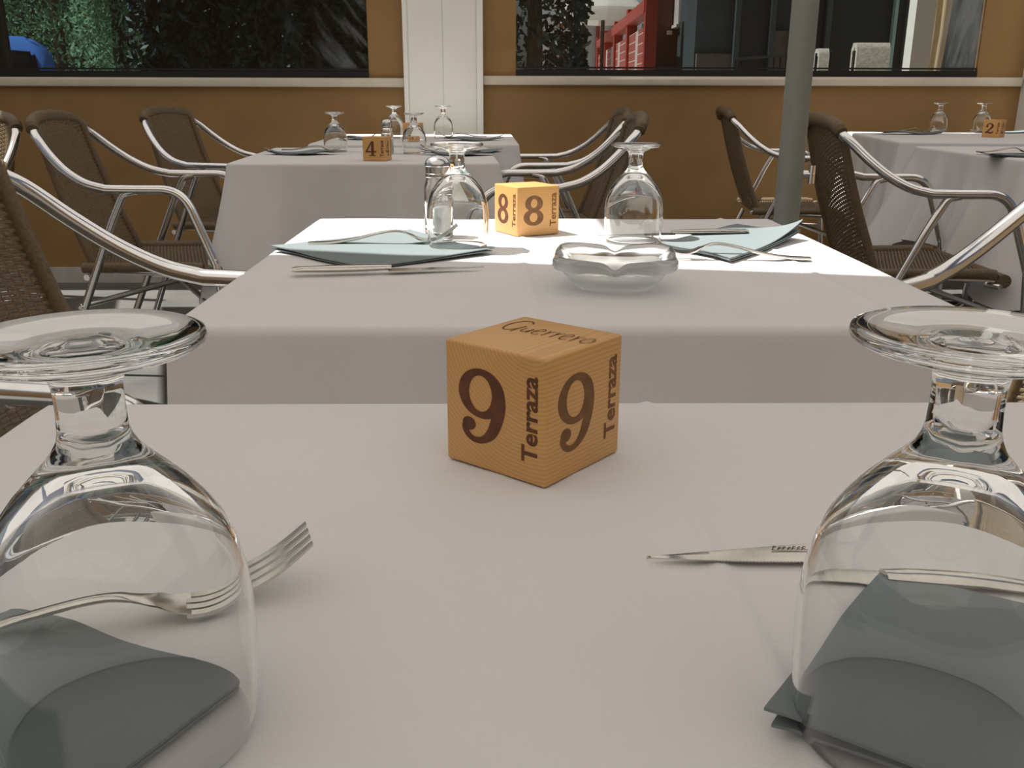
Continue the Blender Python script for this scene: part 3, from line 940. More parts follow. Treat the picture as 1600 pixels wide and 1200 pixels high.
# ------------------------------------------------------------------ cutlery (fork and knife lie along +X, tip towards +X)
def make_fork():
    t = thing('fork', 'fork', 'fork', (0, 0, 0), 0, 'steel table forks')
    prof_z = catmull([(-0.116, 0.0042, 0), (-0.085, 0.0042, 0), (-0.055, 0.0075, 0), (-0.02, 0.0145, 0), (0.002, 0.0165, 0), (0.016, 0.0130, 0), (0.030, 0.0055, 0), (0.043, 0.0030, 0), (0.056, 0.0055, 0), (0.070, 0.0120, 0), (0.086, 0.0235, 0)], 10)
    def zc(x):   # centre line height
        for p0, p1 in zip(prof_z, prof_z[1:]):
            if x <= p1.x:
                q = (x - p0.x) / max(1e-9, p1.x - p0.x)
                return p0.y + (p1.y - p0.y) * q
        return prof_z[-1].y
    def hwid(x):
        pts = [(-0.115, 0.0068), (-0.112, 0.0088), (-0.10, 0.0098), (-0.06, 0.0068), (-0.02, 0.0036), (0.005, 0.0034), (0.016, 0.0052), (0.028, 0.0105), (0.040, 0.0124), (0.046, 0.0126)]
        for (x0, w0), (x1, w1) in zip(pts, pts[1:]):
            if x <= x1:
                return w0 + (w1 - w0) * (x - x0) / (x1 - x0)
        return pts[-1][1]
    b1 = MB()
    xs = [-0.115 + 0.151 * i / 46 for i in range(47)]
    rows = []
    for x in xs:
        w, z = hwid(x), zc(x)
        th = 0.0017 if x < 0.01 else 0.0012
        dish = 0.0016 if x > 0.02 else 0.0
        r = []
        for s, k in ((-1, 1), (-0.6, 1), (0, 1), (0.6, 1), (1, 1), (1, -1), (0.6, -1), (0, -1), (-0.6, -1), (-1, -1)):
            r.append((x, s * w, z + k * th * (0.4 if abs(s) == 1 else 1) + dish * (s * s - 0.4)))
        rows.append(r)
    vs = [p for r in rows for p in r]; m_ = 10
    fs = [(i * m_ + k, i * m_ + (k + 1) % m_, (i + 1) * m_ + (k + 1) % m_, (i + 1) * m_ + k) for i in range(len(rows) - 1) for k in range(m_)]
    fs += [tuple(reversed(range(m_))), tuple((len(rows) - 1) * m_ + k for k in range(m_))]
    b1.add(vs, fs)
    b1.obj('handle', M['steel'], t, True, 50)
    for k in range(4):
        yc = (-1.5 + k) * 0.0067
        b1 = MB()
        n = 16; vs = []
        for i in range(n + 1):
            x = 0.034 + 0.050 * i / n
            w = 0.0024 - 0.0009 * (i / n) ** 2
            th = 0.0011 - 0.0005 * i / n
            y = yc * (1 - 0.05 * i / n)
            vs += [(x, y - w, zc(x) - th), (x, y + w, zc(x) - th), (x, y + w, zc(x) + th), (x, y - w, zc(x) + th)]
        fs = [(i * 4 + q, i * 4 + (q + 1) % 4, (i + 1) * 4 + (q + 1) % 4, (i + 1) * 4 + q) for i in range(n) for q in range(4)]
        fs += [(3, 2, 1, 0), (n * 4, n * 4 + 1, n * 4 + 2, n * 4 + 3)]
        b1.add(vs, fs)
        b1.obj('tine', M['steel'], t, True, 60)
    return t

def make_knife():
    t = thing('knife', 'knife', 'knife', (0, 0, 0), 0, 'steel steak knives')
    # blade lies flat: spine at -Y, serrated edge at +Y
    n = 150
    b1 = MB(); vs = []
    for i in range(n + 1):
        x = 0.112 * i / n
        q = x / 0.112
        ys = 0.0105 - 0.0015 * q - 0.0120 * max(0, (q - 0.15) / 0.85) ** 1.15
        ye = -0.0085 + 0.0055 * max(0, (q - 0.40) / 0.60) ** 1.8
        if i % 2: ye += 0.0006 * min(1.0, max(0.0, (ys - ye) / 0.008))
        if i == n: ys = ye = (ys + ye) / 2
        vs += [(x, -ye, 0.0016), (x, -(ye * 0.4 + ys * 0.6), 0.0022), (x, -ys, 0.0020), (x, -ys, 0.0006), (x, -ye, 0.0010)]
    fs = [(i * 5 + k, i * 5 + (k + 1) % 5, (i + 1) * 5 + (k + 1) % 5, (i + 1) * 5 + k) for i in range(n) for k in range(5)] + [(4, 3, 2, 1, 0)]
    b1.add(vs, fs)
    bl = b1.obj('blade', M['steel'], t, True, 12)
    # small etched mark beside the handle, as unreadable as in the photograph
    b1 = MB()
    def pen(pts, w):
        p, ws = smooth2([(x, -y) for x, y in pts], [w] * len(pts), 5); strip(b1, p, ws, 0.00232)
    x0 = 0.054
    for k, h_ in enumerate((0.0052, 0.0040, 0.0043, 0.0039, 0.0044, 0.0040, 0.0042)):
        xk = x0 - 0.0022 * k
        pen([(xk, 0.0024), (xk - 0.0009, h_ - 0.0006), (xk - 0.0016, h_), (xk - 0.0019, h_ - 0.0010)], 0.00055)
    pen([(x0 + 0.001, 0.0006), (x0 - 0.007, 0.0007), (x0 - 0.0155, 0.0006)], 0.0007)
    b1.obj('etched_mark', M['blade_mark'], bl, False)
    b1 = MB()
    vs = []; m_ = 30
    for i in range(m_ + 1):
        q = i / m_
        x = -0.108 + 0.112 * q
        w = 0.0052 + 0.0040 * math.sin(math.pi * min(1, (1 - q) * 0.9 + 0.05)) + (0.002 if q < 0.1 else 0)
        th = 0.0030 + 0.0010 * math.sin(math.pi * q)
        if i in (0,): w *= 0.7; th *= 0.7
        for k in range(10):
            a = 2 * math.pi * k / 10
            vs.append((x, w * math.cos(a), 0.0042 + th * math.sin(a)))
    b1.add(vs, [(i * 10 + k, i * 10 + (k + 1) % 10, (i + 1) * 10 + (k + 1) % 10, (i + 1) * 10 + k) for i in range(m_) for k in range(10)] + [tuple(reversed(range(10))), tuple(m_ * 10 + k for k in range(10))])
    b1.obj('handle', M['steel'], t, True, 50)
    return t

# ------------------------------------------------------------------ paper napkins
def napkin(label, poly, z, seed, layers=2, lift=None, thick=0.0012, n=22, wav=0.0016):
    """poly: 4 corners (world x, y) going round; lift: extra height at the four corners"""
    rng = random.Random(seed)
    lift = lift or (0, 0, 0, 0)
    ph = [rng.uniform(0, 6.28) for _ in range(6)]
    c = sum((Vector(p) for p in poly), Vector((0, 0))) / 4
    L = [Vector(p) - c for p in poly]
    t = None
    for lay in range(layers):
        sc = 1.0 - 0.014 * lay
        sh = Vector((rng.uniform(-0.0015, 0.0015), rng.uniform(-0.0015, 0.0015))) * (1 if lay else 0)
        z0 = 0.0006 + (layers - 1 - lay) * 0.0022
        b1 = MB()
        top = []
        for j in range(n + 1):
            for i in range(n + 1):
                u, v = i / n, j / n
                p = (L[0] * (1 - u) * (1 - v) + L[1] * u * (1 - v) + L[2] * u * v + L[3] * (1 - u) * v) * sc + sh
                e = 0.0014 * math.sin(9 * u + ph[0]) * (v * (1 - v) < 0.02) + 0.0014 * math.sin(8 * v + ph[1]) * (u * (1 - u) < 0.02)
                h = wav * (0.5 + 0.5 * math.sin(5 * u + 3 * v + ph[2])) * (0.4 + 0.6 * math.sin(4 * v - 2 * u + ph[3]) ** 2)
                h += sum(l * w_ ** 3 for l, w_ in zip(lift, ((1 - u) * (1 - v), u * (1 - v), u * v, (1 - u) * v))) * (1.0 if lay == 0 else 0.45)
                top.append((p.x + e, p.y + e, z0 + h))
        N1 = n + 1
        vs = [(x, y, zz + thick) for x, y, zz in top] + top
        o_ = N1 * N1
        fs = [(j * N1 + i, j * N1 + i + 1, (j + 1) * N1 + i + 1, (j + 1) * N1 + i) for j in range(n) for i in range(n)]
        fs += [tuple(q + o_ for q in reversed(f)) for f in fs]
        loop = [i for i in range(N1)] + [j * N1 + n for j in range(1, N1)] + [n * N1 + i for i in range(n - 1, -1, -1)] + [j * N1 for j in range(n - 1, 0, -1)]
        fs += [(a, a + o_, b2 + o_, b2) for a, b2 in zip(loop, loop[1:] + loop[:1])]
        b1.add(vs, fs)
        if lay == 0:
            t = b1.obj('paper_napkin', M['napkin'], None, True, 60)
            t.location = (c.x, c.y, z)
            tag(t, label, 'napkin', 'grey paper napkins')
        else:
            b1.obj('lower_fold', M['napkin'], t, True, 60)
    return t
def zz(px, py, z):
    p = on_z(px, py, z)
    return (p.x, p.y)

# ------------------------------------------------------------------ laying the tables
ZT = 0.7508            # top of the cloth on tables 9, 8 and 4
cube9 = number_cube('9', 'wooden cube numbered 9 with handwriting on top, alone in the middle of the nearest table', (0.0206, 0.503, ZT), D(45 + 5.03), True)
number_cube('8', 'sunlit wooden cube numbered 8 between two upturned glasses', (0.0435, 1.402, ZT), D(28))
p = on_z(590, 252, ZT)
number_cube('4', 'wooden cube numbered 4 beside a shaker on the shaded table', (p.x - 0.005, p.y + 0.045, ZT), D(80))
ZT3, ZT2, ZTR = 0.7628, 0.7758, 0.7658
p = on_z(643, 222, ZT3)
number_cube('3', 'wooden cube numbered 3 half hidden behind an upturned glass near the white pillar', (p.x, 3.90, ZT3), D(84))
p = on_z(1557, 214.5, ZT2)
number_cube('2', 'wooden cube numbered 2 on the table at the right edge by the tan wall', (p.x, p.y + 0.03, ZT2), D(46))

goblet('large upturned glass over a fork and napkin, at the left edge of the nearest table', (-0.118, 0.259, ZT + 0.0012))
goblet('large upturned glass standing on a napkin beside the knife tip at the right edge', (0.1350, 0.2535, ZT + 0.0032), 0.3)
goblet('sunlit upturned glass in front of the salt shaker on table 8', (-0.052, 1.245, ZT + 0.0045), 0.2)
goblet('sunlit upturned glass behind the ashtray on table 8', (0.190, 1.312, ZT + 0.001), 0.1)
for lab, px, py, z in (('upturned glass left of the cube numbered 4', 525, 237, ZT), ('upturned glass right of cube 4, in front of another cube', 648, 240, ZT),
                       ('upturned glass on the back table behind the salt shaker of table 4', 617, 216, ZT3), ('upturned glass seen against the white pillar', 693, 216, ZT3),
                       ('upturned glass standing alone on the table with cube 2, left of the other', 1465, 206.5, ZT2), ('upturned glass just behind the cube numbered 2', 1532, 206.5, ZT2)):
    p = on_z(px, py, z); goblet(lab, (p.x, p.y, z + 0.001), px * 0.01)

# salt shakers
def make_shaker():
    t = thing('salt_shaker', 'shaker', 'salt shaker', (0, 0, 0), 0, 'salt shakers')
    b1 = MB()
    outer = [(0.0008, 0.0006), (0.017, 0.0), (0.0198, 0.002), (0.0205, 0.006), (0.0205, 0.055), (0.0207, 0.064), (0.0200, 0.071), (0.0178, 0.078), (0.0168, 0.082), (0.0168, 0.086)]
    inner = [(0.0148, 0.086), (0.0148, 0.081), (0.0160, 0.076), (0.0180, 0.070), (0.0185, 0.064), (0.0182, 0.055), (0.0182, 0.009), (0.016, 0.006), (0.0008, 0.0055)]
    b1.lathe(outer + inner, 40)
    m_ = len(outer + inner)
    b1.f.append(tuple(reversed(range(40)))); b1.f.append(tuple((m_ - 1) * 40 + i for i in range(40))); b1.mi += [0, 0]
    b1.obj('jar', M['glass'], t, True, 50)
    b1 = MB(); b1.lathe([(0.0008, 0.0062), (0.0160, 0.0066), (0.0178, 0.0095), (0.0178, 0.046), (0.010, 0.049), (0.0008, 0.051)], 32); b1.obj('salt', M['salt'], t)
    b1 = MB(); b1.lathe([(0.0172, 0.0835), (0.0182, 0.0845), (0.0182, 0.0885), (0.0176, 0.0892), (0.0178, 0.0985), (0.0186, 0.0995), (0.0184, 0.102), (0.0168, 0.1065), (0.0135, 0.1103), (0.008, 0.1128), (0.0008, 0.1138)], 40)
    lid = b1.obj('lid', M['lid'], t, True, 35)
    for k in range(7):
        a = k * math.pi / 3
        r_ = 0.0 if k == 6 else 0.006
        b2 = MB(); b2.lathe([(0.0001, 0.1140 - r_ * 0.06), (0.0009, 0.1139 - r_ * 0.06)], 8, (r_ * math.cos(a), r_ * math.sin(a), 0)); b2.obj('hole', M['plastic'], lid)
    return t
shk = make_shaker(); u_ = [False]
p = on_z(686, 368, ZT); place(shk, u_, 'sunlit salt shaker with a domed steel lid behind a glass on table 8', (p.x, p.y, ZT), 0)
p = on_z(606, 240, ZT); place(shk, u_, 'salt shaker behind the cube numbered 4', (p.x, p.y, ZT), 0.4)

# pressed glass ashtray: rounded square, flaring up, a resting notch in the middle of each side
def ashtray():
    n = 96
    def ring(half, z, e, notch=0.0):
        out = []
        for i in range(n):
            a = 2 * math.pi * i / n
            c, s = math.cos(a), math.sin(a)
            r_ = half / ((abs(c) ** e + abs(s) ** e) ** (1 / e))
            dip = sum(math.exp(-(((a - k * math.pi / 2 + math.pi) % (2 * math.pi) - math.pi) / 0.13) ** 2) for k in range(4))
            wv = 0.5 - 0.5 * math.cos(4 * a)
            out.append((r_ * c, r_ * s, z - notch * dip + 0.003 * wv * (notch > 0)))
        return out
    rs = [ring(0.036, 0.0, 2.2), ring(0.041, 0.001, 2.3), ring(0.046, 0.006, 2.5), ring(0.052, 0.014, 3.0), ring(0.0565, 0.021, 3.6), ring(0.0635, 0.0225, 5.2, 0.001), ring(0.0655, 0.026, 5.5, 0.003), ring(0.0655, 0.0315, 5.5, 0.006),
          ring(0.0632, 0.0345, 5.2, 0.007), ring(0.058, 0.0345, 4.6, 0.007), ring(0.051, 0.030, 3.2, 0.006), ring(0.045, 0.019, 2.6, 0.002), ring(0.041, 0.0115, 2.3), ring(0.034, 0.0085, 2.1), ring(0.012, 0.008, 2.0)]
    b1 = MB()
    b1.v = [p for r_ in rs for p in r_]
    for k in range(len(rs) - 1):
        for i in range(n):
            j = (i + 1) % n
            b1.f.append((k * n + i, k * n + j, (k + 1) * n + j, (k + 1) * n + i)); b1.mi.append(1 if k < 4 else 0)
    b1.f += [tuple(reversed(range(n))), tuple((len(rs) - 1) * n + i for i in range(n))]; b1.mi += [1, 0]
    o = b1.obj('ashtray', [M['ashtray_glass'], M['frosted']], None, True, 60)
    o.location = (0.126, 0.995, ZT); o.rotation_euler = (0, 0, D(-7))
    tag(o, 'square pressed glass ashtray between the napkins of table 8', 'ashtray')
ashtray()

# napkins
def V2(t): return Vector((t[0], t[1]))
R_, A_, B_ = V2(zz(385, 1075, ZT)), V2(zz(5, 920, ZT)), V2(zz(220, 1195, ZT))
dB = (B_ - R_).normalized() * 0.13
napkin('grey napkin under the upturned glass at the left edge of the nearest table', [tuple(R_), tuple(A_), tuple(A_ + dB), tuple(R_ + dB)], ZT, 21, wav=0.0008)
L_, T_, E_ = V2(zz(1187, 1153, ZT)), V2(zz(1372, 862, ZT)), V2(zz(1600, 905, ZT))
dE = (E_ - T_).normalized() * 0.15
napkin('grey napkin with a curled corner under the upturned glass at the right edge', [tuple(L_), tuple(T_), tuple(T_ + dE), tuple(L_ + dE)], ZT, 22, lift=(0.007, 0, 0, 0), wav=0.0006)
napkin('grey napkin between fork and knife at the left end of table 8', [zz(425, 393, ZT), zz(568, 423, ZT), zz(770, 397, ZT), zz(640, 364, ZT)], ZT, 23, lift=(0.004, 0, 0.003, 0), wav=0.0022)
napkin('grey napkin with an upturned corner at the right end of table 8', [zz(1143, 411, ZT), zz(1252, 374, ZT), zz(1150, 357, ZT), zz(1030, 386, ZT)], ZT, 24, layers=3, lift=(0.0, 0.022, 0, 0), wav=0.0018)
def far_napkin(lab, px0, px1, py, z, depth, seed, ang=0.0, wav=0.010):
    a, b_ = on_z(px0, py, z), on_z(px1, py, z)
    c = (a + b_) / 2; hw = abs(b_.x - a.x) / 2
    ca, sa = math.cos(ang), math.sin(ang)
    q = [(-hw, -0.01), (0.02, -depth / 2), (hw, 0.0), (-0.02, depth / 2)]
    napkin(lab, [(c.x + x * ca - y * sa, c.y + x * sa + y * ca) for x, y in q], z, seed, lift=(0.012, 0.0, 0.015, 0.0), wav=wav)
    return c
n4 = far_napkin('crumpled grey napkin beside the glass left of cube 4', 412, 532, 241, ZT, 0.17, 31)
n4b = far_napkin('grey napkin behind the salt shaker lid at the right end of table 4', 655, 785, 242, ZT, 0.16, 32)
n3 = far_napkin('grey napkin at the right end of the back table by the pillar', 683, 788, 219, ZT3, 0.17, 33)
n3b = far_napkin('grey napkin at the left end of the back table, behind cube 4', 528, 590, 217.5, ZT3, 0.15, 34)
n2 = far_napkin('grey napkin with a raised fork in front of the lone glass near cube 2', 1360, 1478, 209.5, ZT2, 0.17, 35)
n2b = far_napkin('grey napkin behind the cube numbered 2', 1514, 1612, 207.5, ZT2, 0.17, 36, wav=0.001)
nr = far_napkin('grey napkin with a fork on the table with the deep corner fold', 1522, 1662, 244, ZTR, 0.18, 37, wav=0.003)

fork = make_fork(); fu = [False]
place(fork, fu, 'steel fork seen through the upturned glass at the left edge', (-0.1585, 0.330, ZT + 0.0005), D(19))
place(fork, fu, 'sunlit steel fork on the napkin at the left end of table 8', (-0.137, 1.262, ZT + 0.0052), D(8)).rotation_euler.y = D(-0.9)
place(fork, fu, 'steel fork lying across the napkin with the upturned corner on table 8', (0.276, 1.166, ZT + 0.0028), D(174.6)).rotation_euler.y = D(-2.2)
place(fork, fu, 'steel fork on the crumpled napkin left of cube 4', (n4.x + 0.05, n4.y, ZT + 0.011), D(4))
place(fork, fu, 'steel fork on the napkin at the right end of table 4', (n4b.x - 0.05, n4b.y, ZT + 0.011), D(176))
place(fork, fu, 'steel fork on the napkin at the right end of the back table', (n3.x - 0.05, n3.y, ZT3 + 0.011), D(176))
place(fork, fu, 'steel fork on the napkin in front of the lone glass by cube 2', (n2.x + 0.02, n2.y - 0.02, ZT2 + 0.011), D(3))
place(fork, fu, 'steel fork on the napkin of the table with the deep corner fold', (nr.x - 0.01, nr.y + 0.02, ZTR + 0.008), D(2))
knife = make_knife(); ku = [False]
place(knife, ku, 'serrated steel knife pointing left beside the glass at the right edge', (0.178, 0.3775, ZT + 0.0006), D(180.6))
place(knife, ku, 'steel knife in shade along the front of the napkin on table 8', (-0.126, 1.071, ZT + 0.0025), D(8))
place(knife, ku, 'steel knife along the back of the napkin with the upturned corner on table 8', (0.252, 1.332, ZT + 0.006), D(185))

# ------------------------------------------------------------------ outside, beyond the windscreens
M['leaf_dark'] = simple('dark_cypress_leaf', (0.012, 0.034, 0.020), 0.6, 0, 0.5, 30)
M['leaf_mid'] = simple('green_tree_leaf', (0.30, 0.50, 0.28), 0.55, 0, 0.6, 14)
M['bark'] = simple('tree_bark', (0.07, 0.05, 0.035), 0.9, 0, 0.3, 30)
M['car_blue'] = simple('blue_car_paint', (0.12, 0.28, 0.75), 0.22)
M['car_glass'] = simple('dark_car_glass', (0.012, 0.014, 0.018), 0.06)
M['tyre'] = simple('black_tyre', (0.015, 0.015, 0.015), 0.8)
M['red_paint'] = simple('red_painted_steel', (0.42, 0.05, 0.03), 0.4)
M['maroon'] = simple('maroon_wall', (0.12, 0.035, 0.032), 0.6, 0, 0.1, 6)
M['facade'] = simple('grey_shop_front', (0.05, 0.075, 0.085), 0.5, 0, 0.15, 3)
M['facade_brown'] = simple('brownish_shop_panel', (0.15, 0.12, 0.11), 0.6, 0, 0.15, 5)
M['shop_glass'] = simple('dark_shop_glass', (0.02, 0.04, 0.045), 0.25)
M['pale_wall'] = simple('pale_blue_grey_wall', (0.78, 0.82, 0.85), 0.7, 0, 0.08, 4)
M['blanket'] = simple('grey_fleece_blanket', (0.55, 0.52, 0.45), 0.95, 0, 0.2, 60, 0.8)
M['curtain'] = simple('cream_curtain', (0.74, 0.58, 0.36), 0.8)
def translucent(name, col, tcol, k):
    m, nt, b, out = mat(name)
    df = N(nt, 'ShaderNodeBsdfDiffuse'); df.inputs[0].default_value = (*col, 1)
    tr = N(nt, 'ShaderNodeBsdfTranslucent'); tr.inputs[0].default_value = (*tcol, 1)
    mx = N(nt, 'ShaderNodeMixShader'); mx.inputs[0].default_value = k
    nt.links.new(df.outputs[0], mx.inputs[1]); nt.links.new(tr.outputs[0], mx.inputs[2]); nt.links.new(mx.outputs[0], out.inputs[0])
    return m
M['parasol_cloth'] = translucent('white_parasol_cloth', (0.82, 0.82, 0.78), (0.92, 0.91, 0.88), 0.7)
M['leaf_mid'] = translucent('green_tree_leaf', (0.20, 0.33, 0.19), (0.30, 0.45, 0.25), 0.5)
m, nt, b, out = mat('pink_brickwork')
tc = N(nt, 'ShaderNodeTexCoord'); mp = N(nt, 'ShaderNodeMapping'); mp.inputs['Rotation'].default_value = (math.pi / 2, 0, math.pi / 2)
nt.links.new(tc.outputs['Object'], mp.inputs[0])
br = N(nt, 'ShaderNodeTexBrick'); br.inputs['Color1'].default_value = (0.42, 0.10, 0.08, 1); br.inputs['Color2'].default_value = (0.36, 0.08, 0.07, 1); br.inputs['Mortar'].default_value = (0.62, 0.5, 0.46, 1)
br.inputs['Scale'].default_value = 5.0
br.inputs['Mortar Size'].default_value = 0.03
nt.links.new(mp.outputs[0], br.inputs[0]); nt.links.new(br.outputs[0], b.inputs['Base Color'])
M['brick'] = m

def tree(label, x, y, h, r, m_, seed, nleaf, shape='cone', z0=0.1, size=0.07, lean=0.0):
    rng = random.Random(seed)
    t = thing('tree', label, 'tree', (x, y, 0), 0, 'trees beyond the windscreens')
    b1 = MB(); b1.tube([(0, 0, -0.1), (0.02, 0, h * 0.3), (0, 0.02, h * 0.8)], r * 0.12, 8, True, 0, lambda q: max(0.02, 0.11 * (1 - 0.7 * q)))
    b1.obj('trunk', M['bark'], t)
    vs, fs = [], []
    clumps = [(rng.uniform(0, 6.28), rng.random()) for _ in range(40)]
    for i in range(nleaf):
        q = rng.random() ** 0.9
        ca, cq = clumps[i % 40]
        q = min(1, max(0, 0.55 * q + 0.45 * cq + rng.uniform(-0.06, 0.06)))
        a = ca + rng.gauss(0, 0.5) if rng.random() < 0.6 else rng.uniform(0, 6.28)
        if shape == 'cone':
            rr = r * (1 - q) ** 0.7 * (0.62 + 0.42 * math.sin(4 * ca + 9 * cq))
        else:
            rr = r * math.sqrt(max(0.02, 1 - (2 * q - 0.9) ** 2 * 0.8))
        rr *= rng.uniform(0.55, 1.0) ** 0.5 + 0.1 * rng.random()
        c = Vector((rr * math.cos(a), rr * math.sin(a), z0 + q * (h - z0)))
        d1 = Vector((rng.gauss(0, 1), rng.gauss(0, 1), rng.gauss(0, 1.2))).normalized() * size * rng.uniform(0.6, 1.3)
        d2 = d1.cross(Vector((rng.gauss(0, 1), rng.gauss(0, 1), rng.gauss(0, 1)))).normalized() * size * 0.4
        o_ = len(vs)
        vs += [c - d1, c + d2, c + d1, c - d2]; fs.append((o_, o_ + 1, o_ + 2, o_ + 3))
    b1 = MB(); b1.add(vs, fs)
    f_ = b1.obj('foliage', m_, t, False); f_['kind'] = 'stuff'
    return t
def at(px, Y): return on_y(px, 100, Y).x
tree('bushy mid green tree behind the blue car', at(95, 12.9), 12.9, 5.0, 1.25, M['leaf_mid'], 1, 15000, 'round', 0.1, 0.04)
tree('tall green cypress between the bushy tree and the dark ones', at(188, 10.7), 10.7, 5.5, 0.6, M['leaf_mid'], 2, 13000, 'cone', 0.0, 0.036)
for i, (px, Y, lab) in enumerate(((262, 9.4, 'dark cypress, first of the dark row counted from the car'), (338, 10.5, 'dark cypress, second of the dark row counted from the car'),
                                  (415, 9.4, 'dark cypress, third of the dark row counted from the car'), (490, 10.5, 'dark cypress, fourth of the dark row counted from the car'),
                                  (566, 9.4, 'dark cypress nearest the white pillar in the dark row'))):
    tree(lab, at(px, Y), Y, 5.8, 0.46, M['leaf_dark'], 10 + i, 9000, 'cone', -0.1, 0.06)
tree('dark bushy tree at the pillar end of the second windscreen', at(832, 9.0), 9.0, 4.4, 0.52, M['leaf_dark'], 30, 5500, 'round', 0.4, 0.06)
tree('slim dark shrub beside the pale wall posts', at(884, 10.0), 10.0, 1.6, 0.22, M['leaf_dark'], 31, 1500, 'round', 0.5, 0.045)

# hedge-like dark wall behind the cypress row so that no street shows between them
b1 = MB(); b1.box((-11.5, 14.6, -0.08), (-0.7, 14.9, 4.6)); o = b1.obj('garden_wall', M['leaf_dark'], None, False)
tag(o, 'tall dark green garden wall behind the row of cypresses', 'wall')

# blue car, tail towards the middle of the picture
def car():
    Y0 = 7.8
    xr = at(104, Y0)
    t = thing('car', 'blue car parked in front of the bushy tree at the left edge', 'car', (xr, Y0, -0.08), math.radians(24.7))
    prof = [(0.0, 0.42), (0.0, 0.88), (-0.05, 0.98), (-0.10, 1.34), (-0.25, 1.43), (-1.6, 1.47), (-2.2, 1.36), (-2.9, 1.00), (-3.7, 0.88), (-3.98, 0.72), (-4.0, 0.35), (-3.6, 0.22), (-0.3, 0.22)]
    def ext(name, pr, y0, y1, m_):
        n = len(pr)
        b1 = MB(); b1.add([(x, y0, z) for x, z in pr] + [(x, y1, z) for x, z in pr], [tuple(range(n)), tuple(reversed(range(n, 2 * n)))] + [(i, n + i, n + (i + 1) % n, (i + 1) % n) for i in range(n)])
        me = b1.mesh(name, m_, False)
        bm = bmesh.new(); bm.from_mesh(me); bmesh.ops.bevel(bm, geom=list(bm.edges), offset=0.025, segments=2, affect='EDGES'); bm.to_mesh(me); bm.free()
        for p_ in me.polygons: p_.use_smooth = True
        return link(name, me, t)
    ext('body', prof, 0.0, 1.7, M['car_blue'])
    ext('window', [(-0.16, 0.97), (-0.22, 1.32), (-0.85, 1.36), (-0.85, 0.95)], -0.012, 0.02, M['car_glass'])
    ext('window', [(-0.93, 0.95), (-0.93, 1.36), (-1.6, 1.38), (-1.75, 0.95)], -0.012, 0.02, M['car_glass'])
    ext('window', [(-1.83, 0.95), (-1.70, 1.37), (-2.15, 1.28), (-2.7, 0.98)], -0.012, 0.02, M['car_glass'])
    for wx in (-0.75, -3.2):
        for wy in (0.0, 1.55):
            b1 = MB(); b1.tube([(wx, wy - 0.02, 0.31), (wx, wy + 0.08, 0.31), (wx, wy + 0.17, 0.31)], 0.31, 28)
            w_ = b1.obj('wheel', M['tyre'], t)
            b1 = MB(); b1.tube([(wx, wy - 0.035, 0.31), (wx, wy - 0.018, 0.31)], 0.19, 20); b1.obj('hub_cap', M['aluminium'], w_)
    b1 = MB(); b1.box((-0.03, 0.05, 0.72), (0.012, 0.25, 0.92)); b1.obj('tail_light', M['red_paint'], t)
car()
pp = at(7, 6.6)
b1 = MB(); b1.tube([(pp, 6.6, -0.08), (pp, 6.6, 1.5), (pp, 6.6, 3.2)], 0.05, 12); o = b1.obj('street_post', M['seal'], None); tag(o, 'dark street post at the left edge in front of the car', 'post')

# red kiosk fence running away from us
fx = at(978, 13)
fe = thing('red_fence', 'red steel fence with brickwork panels running away from the terrace', 'fence', (0, 0, 0))
fA, fB = Vector((at(1012, 10.0), 10.0)), Vector((at(936, 18.0), 18.0))
npan = 4
for k in range(npan + 1):
    q = fA.lerp(fB, k / npan)
    b1 = MB(); b1.box((q.x - 0.05, q.y - 0.06, -0.08), (q.x + 0.07, q.y + 0.06, 2.2 if k == 0 else 1.9)); b1.obj('post', M['red_paint'], fe, False)
for k in range(npan):
    a, c = fA.lerp(fB, k / npan), fA.lerp(fB, (k + 1) / npan)
    b1 = MB(); b1.add([(a.x - 0.02, a.y, -0.08), (c.x - 0.02, c.y, -0.08), (c.x - 0.02, c.y, 1.6), (a.x - 0.02, a.y, 1.6), (a.x + 0.06, a.y, -0.08), (c.x + 0.06, c.y, -0.08), (c.x + 0.06, c.y, 1.6), (a.x + 0.06, a.y, 1.6)],
                      [(0, 1, 2, 3), (7, 6, 5, 4), (0, 4, 5, 1), (1, 5, 6, 2), (2, 6, 7, 3), (3, 7, 4, 0)])
    b1.obj('brick_panel', M['brick'], fe, False)
b1 = MB(); b1.add([(fA.x - 0.06, fA.y, 1.72), (fB.x - 0.06, fB.y, 1.72), (fB.x - 0.06, fB.y, 1.84), (fA.x - 0.06, fA.y, 1.84), (fA.x + 0.08, fA.y, 1.72), (fB.x + 0.08, fB.y, 1.72), (fB.x + 0.08, fB.y, 1.84), (fA.x + 0.08, fA.y, 1.84)],
                  [(0, 1, 2, 3), (7, 6, 5, 4), (0, 4, 5, 1), (1, 5, 6, 2), (2, 6, 7, 3), (3, 7, 4, 0)]); b1.obj('top_rail', M['red_paint'], fe, False)

# pale building far behind with red posts
pw = thing('pale_building', 'pale building with thin red posts far behind the red fence', 'building', (0, 0, 0))
b1 = MB(); b1.box((at(840, 21), 21, -0.08), (at(1000, 21), 21.4, 4.5)); b1.obj('wall', M['pale_wall'], pw, False)
for px in (876, 911, 933, 958):
    x_ = at(px, 20.9); b1 = MB(); b1.box((x_ - 0.035, 20.86, -0.08), (x_ + 0.035, 20.995, 2.4)); b1.obj('post', M['red_paint'], pw, False)
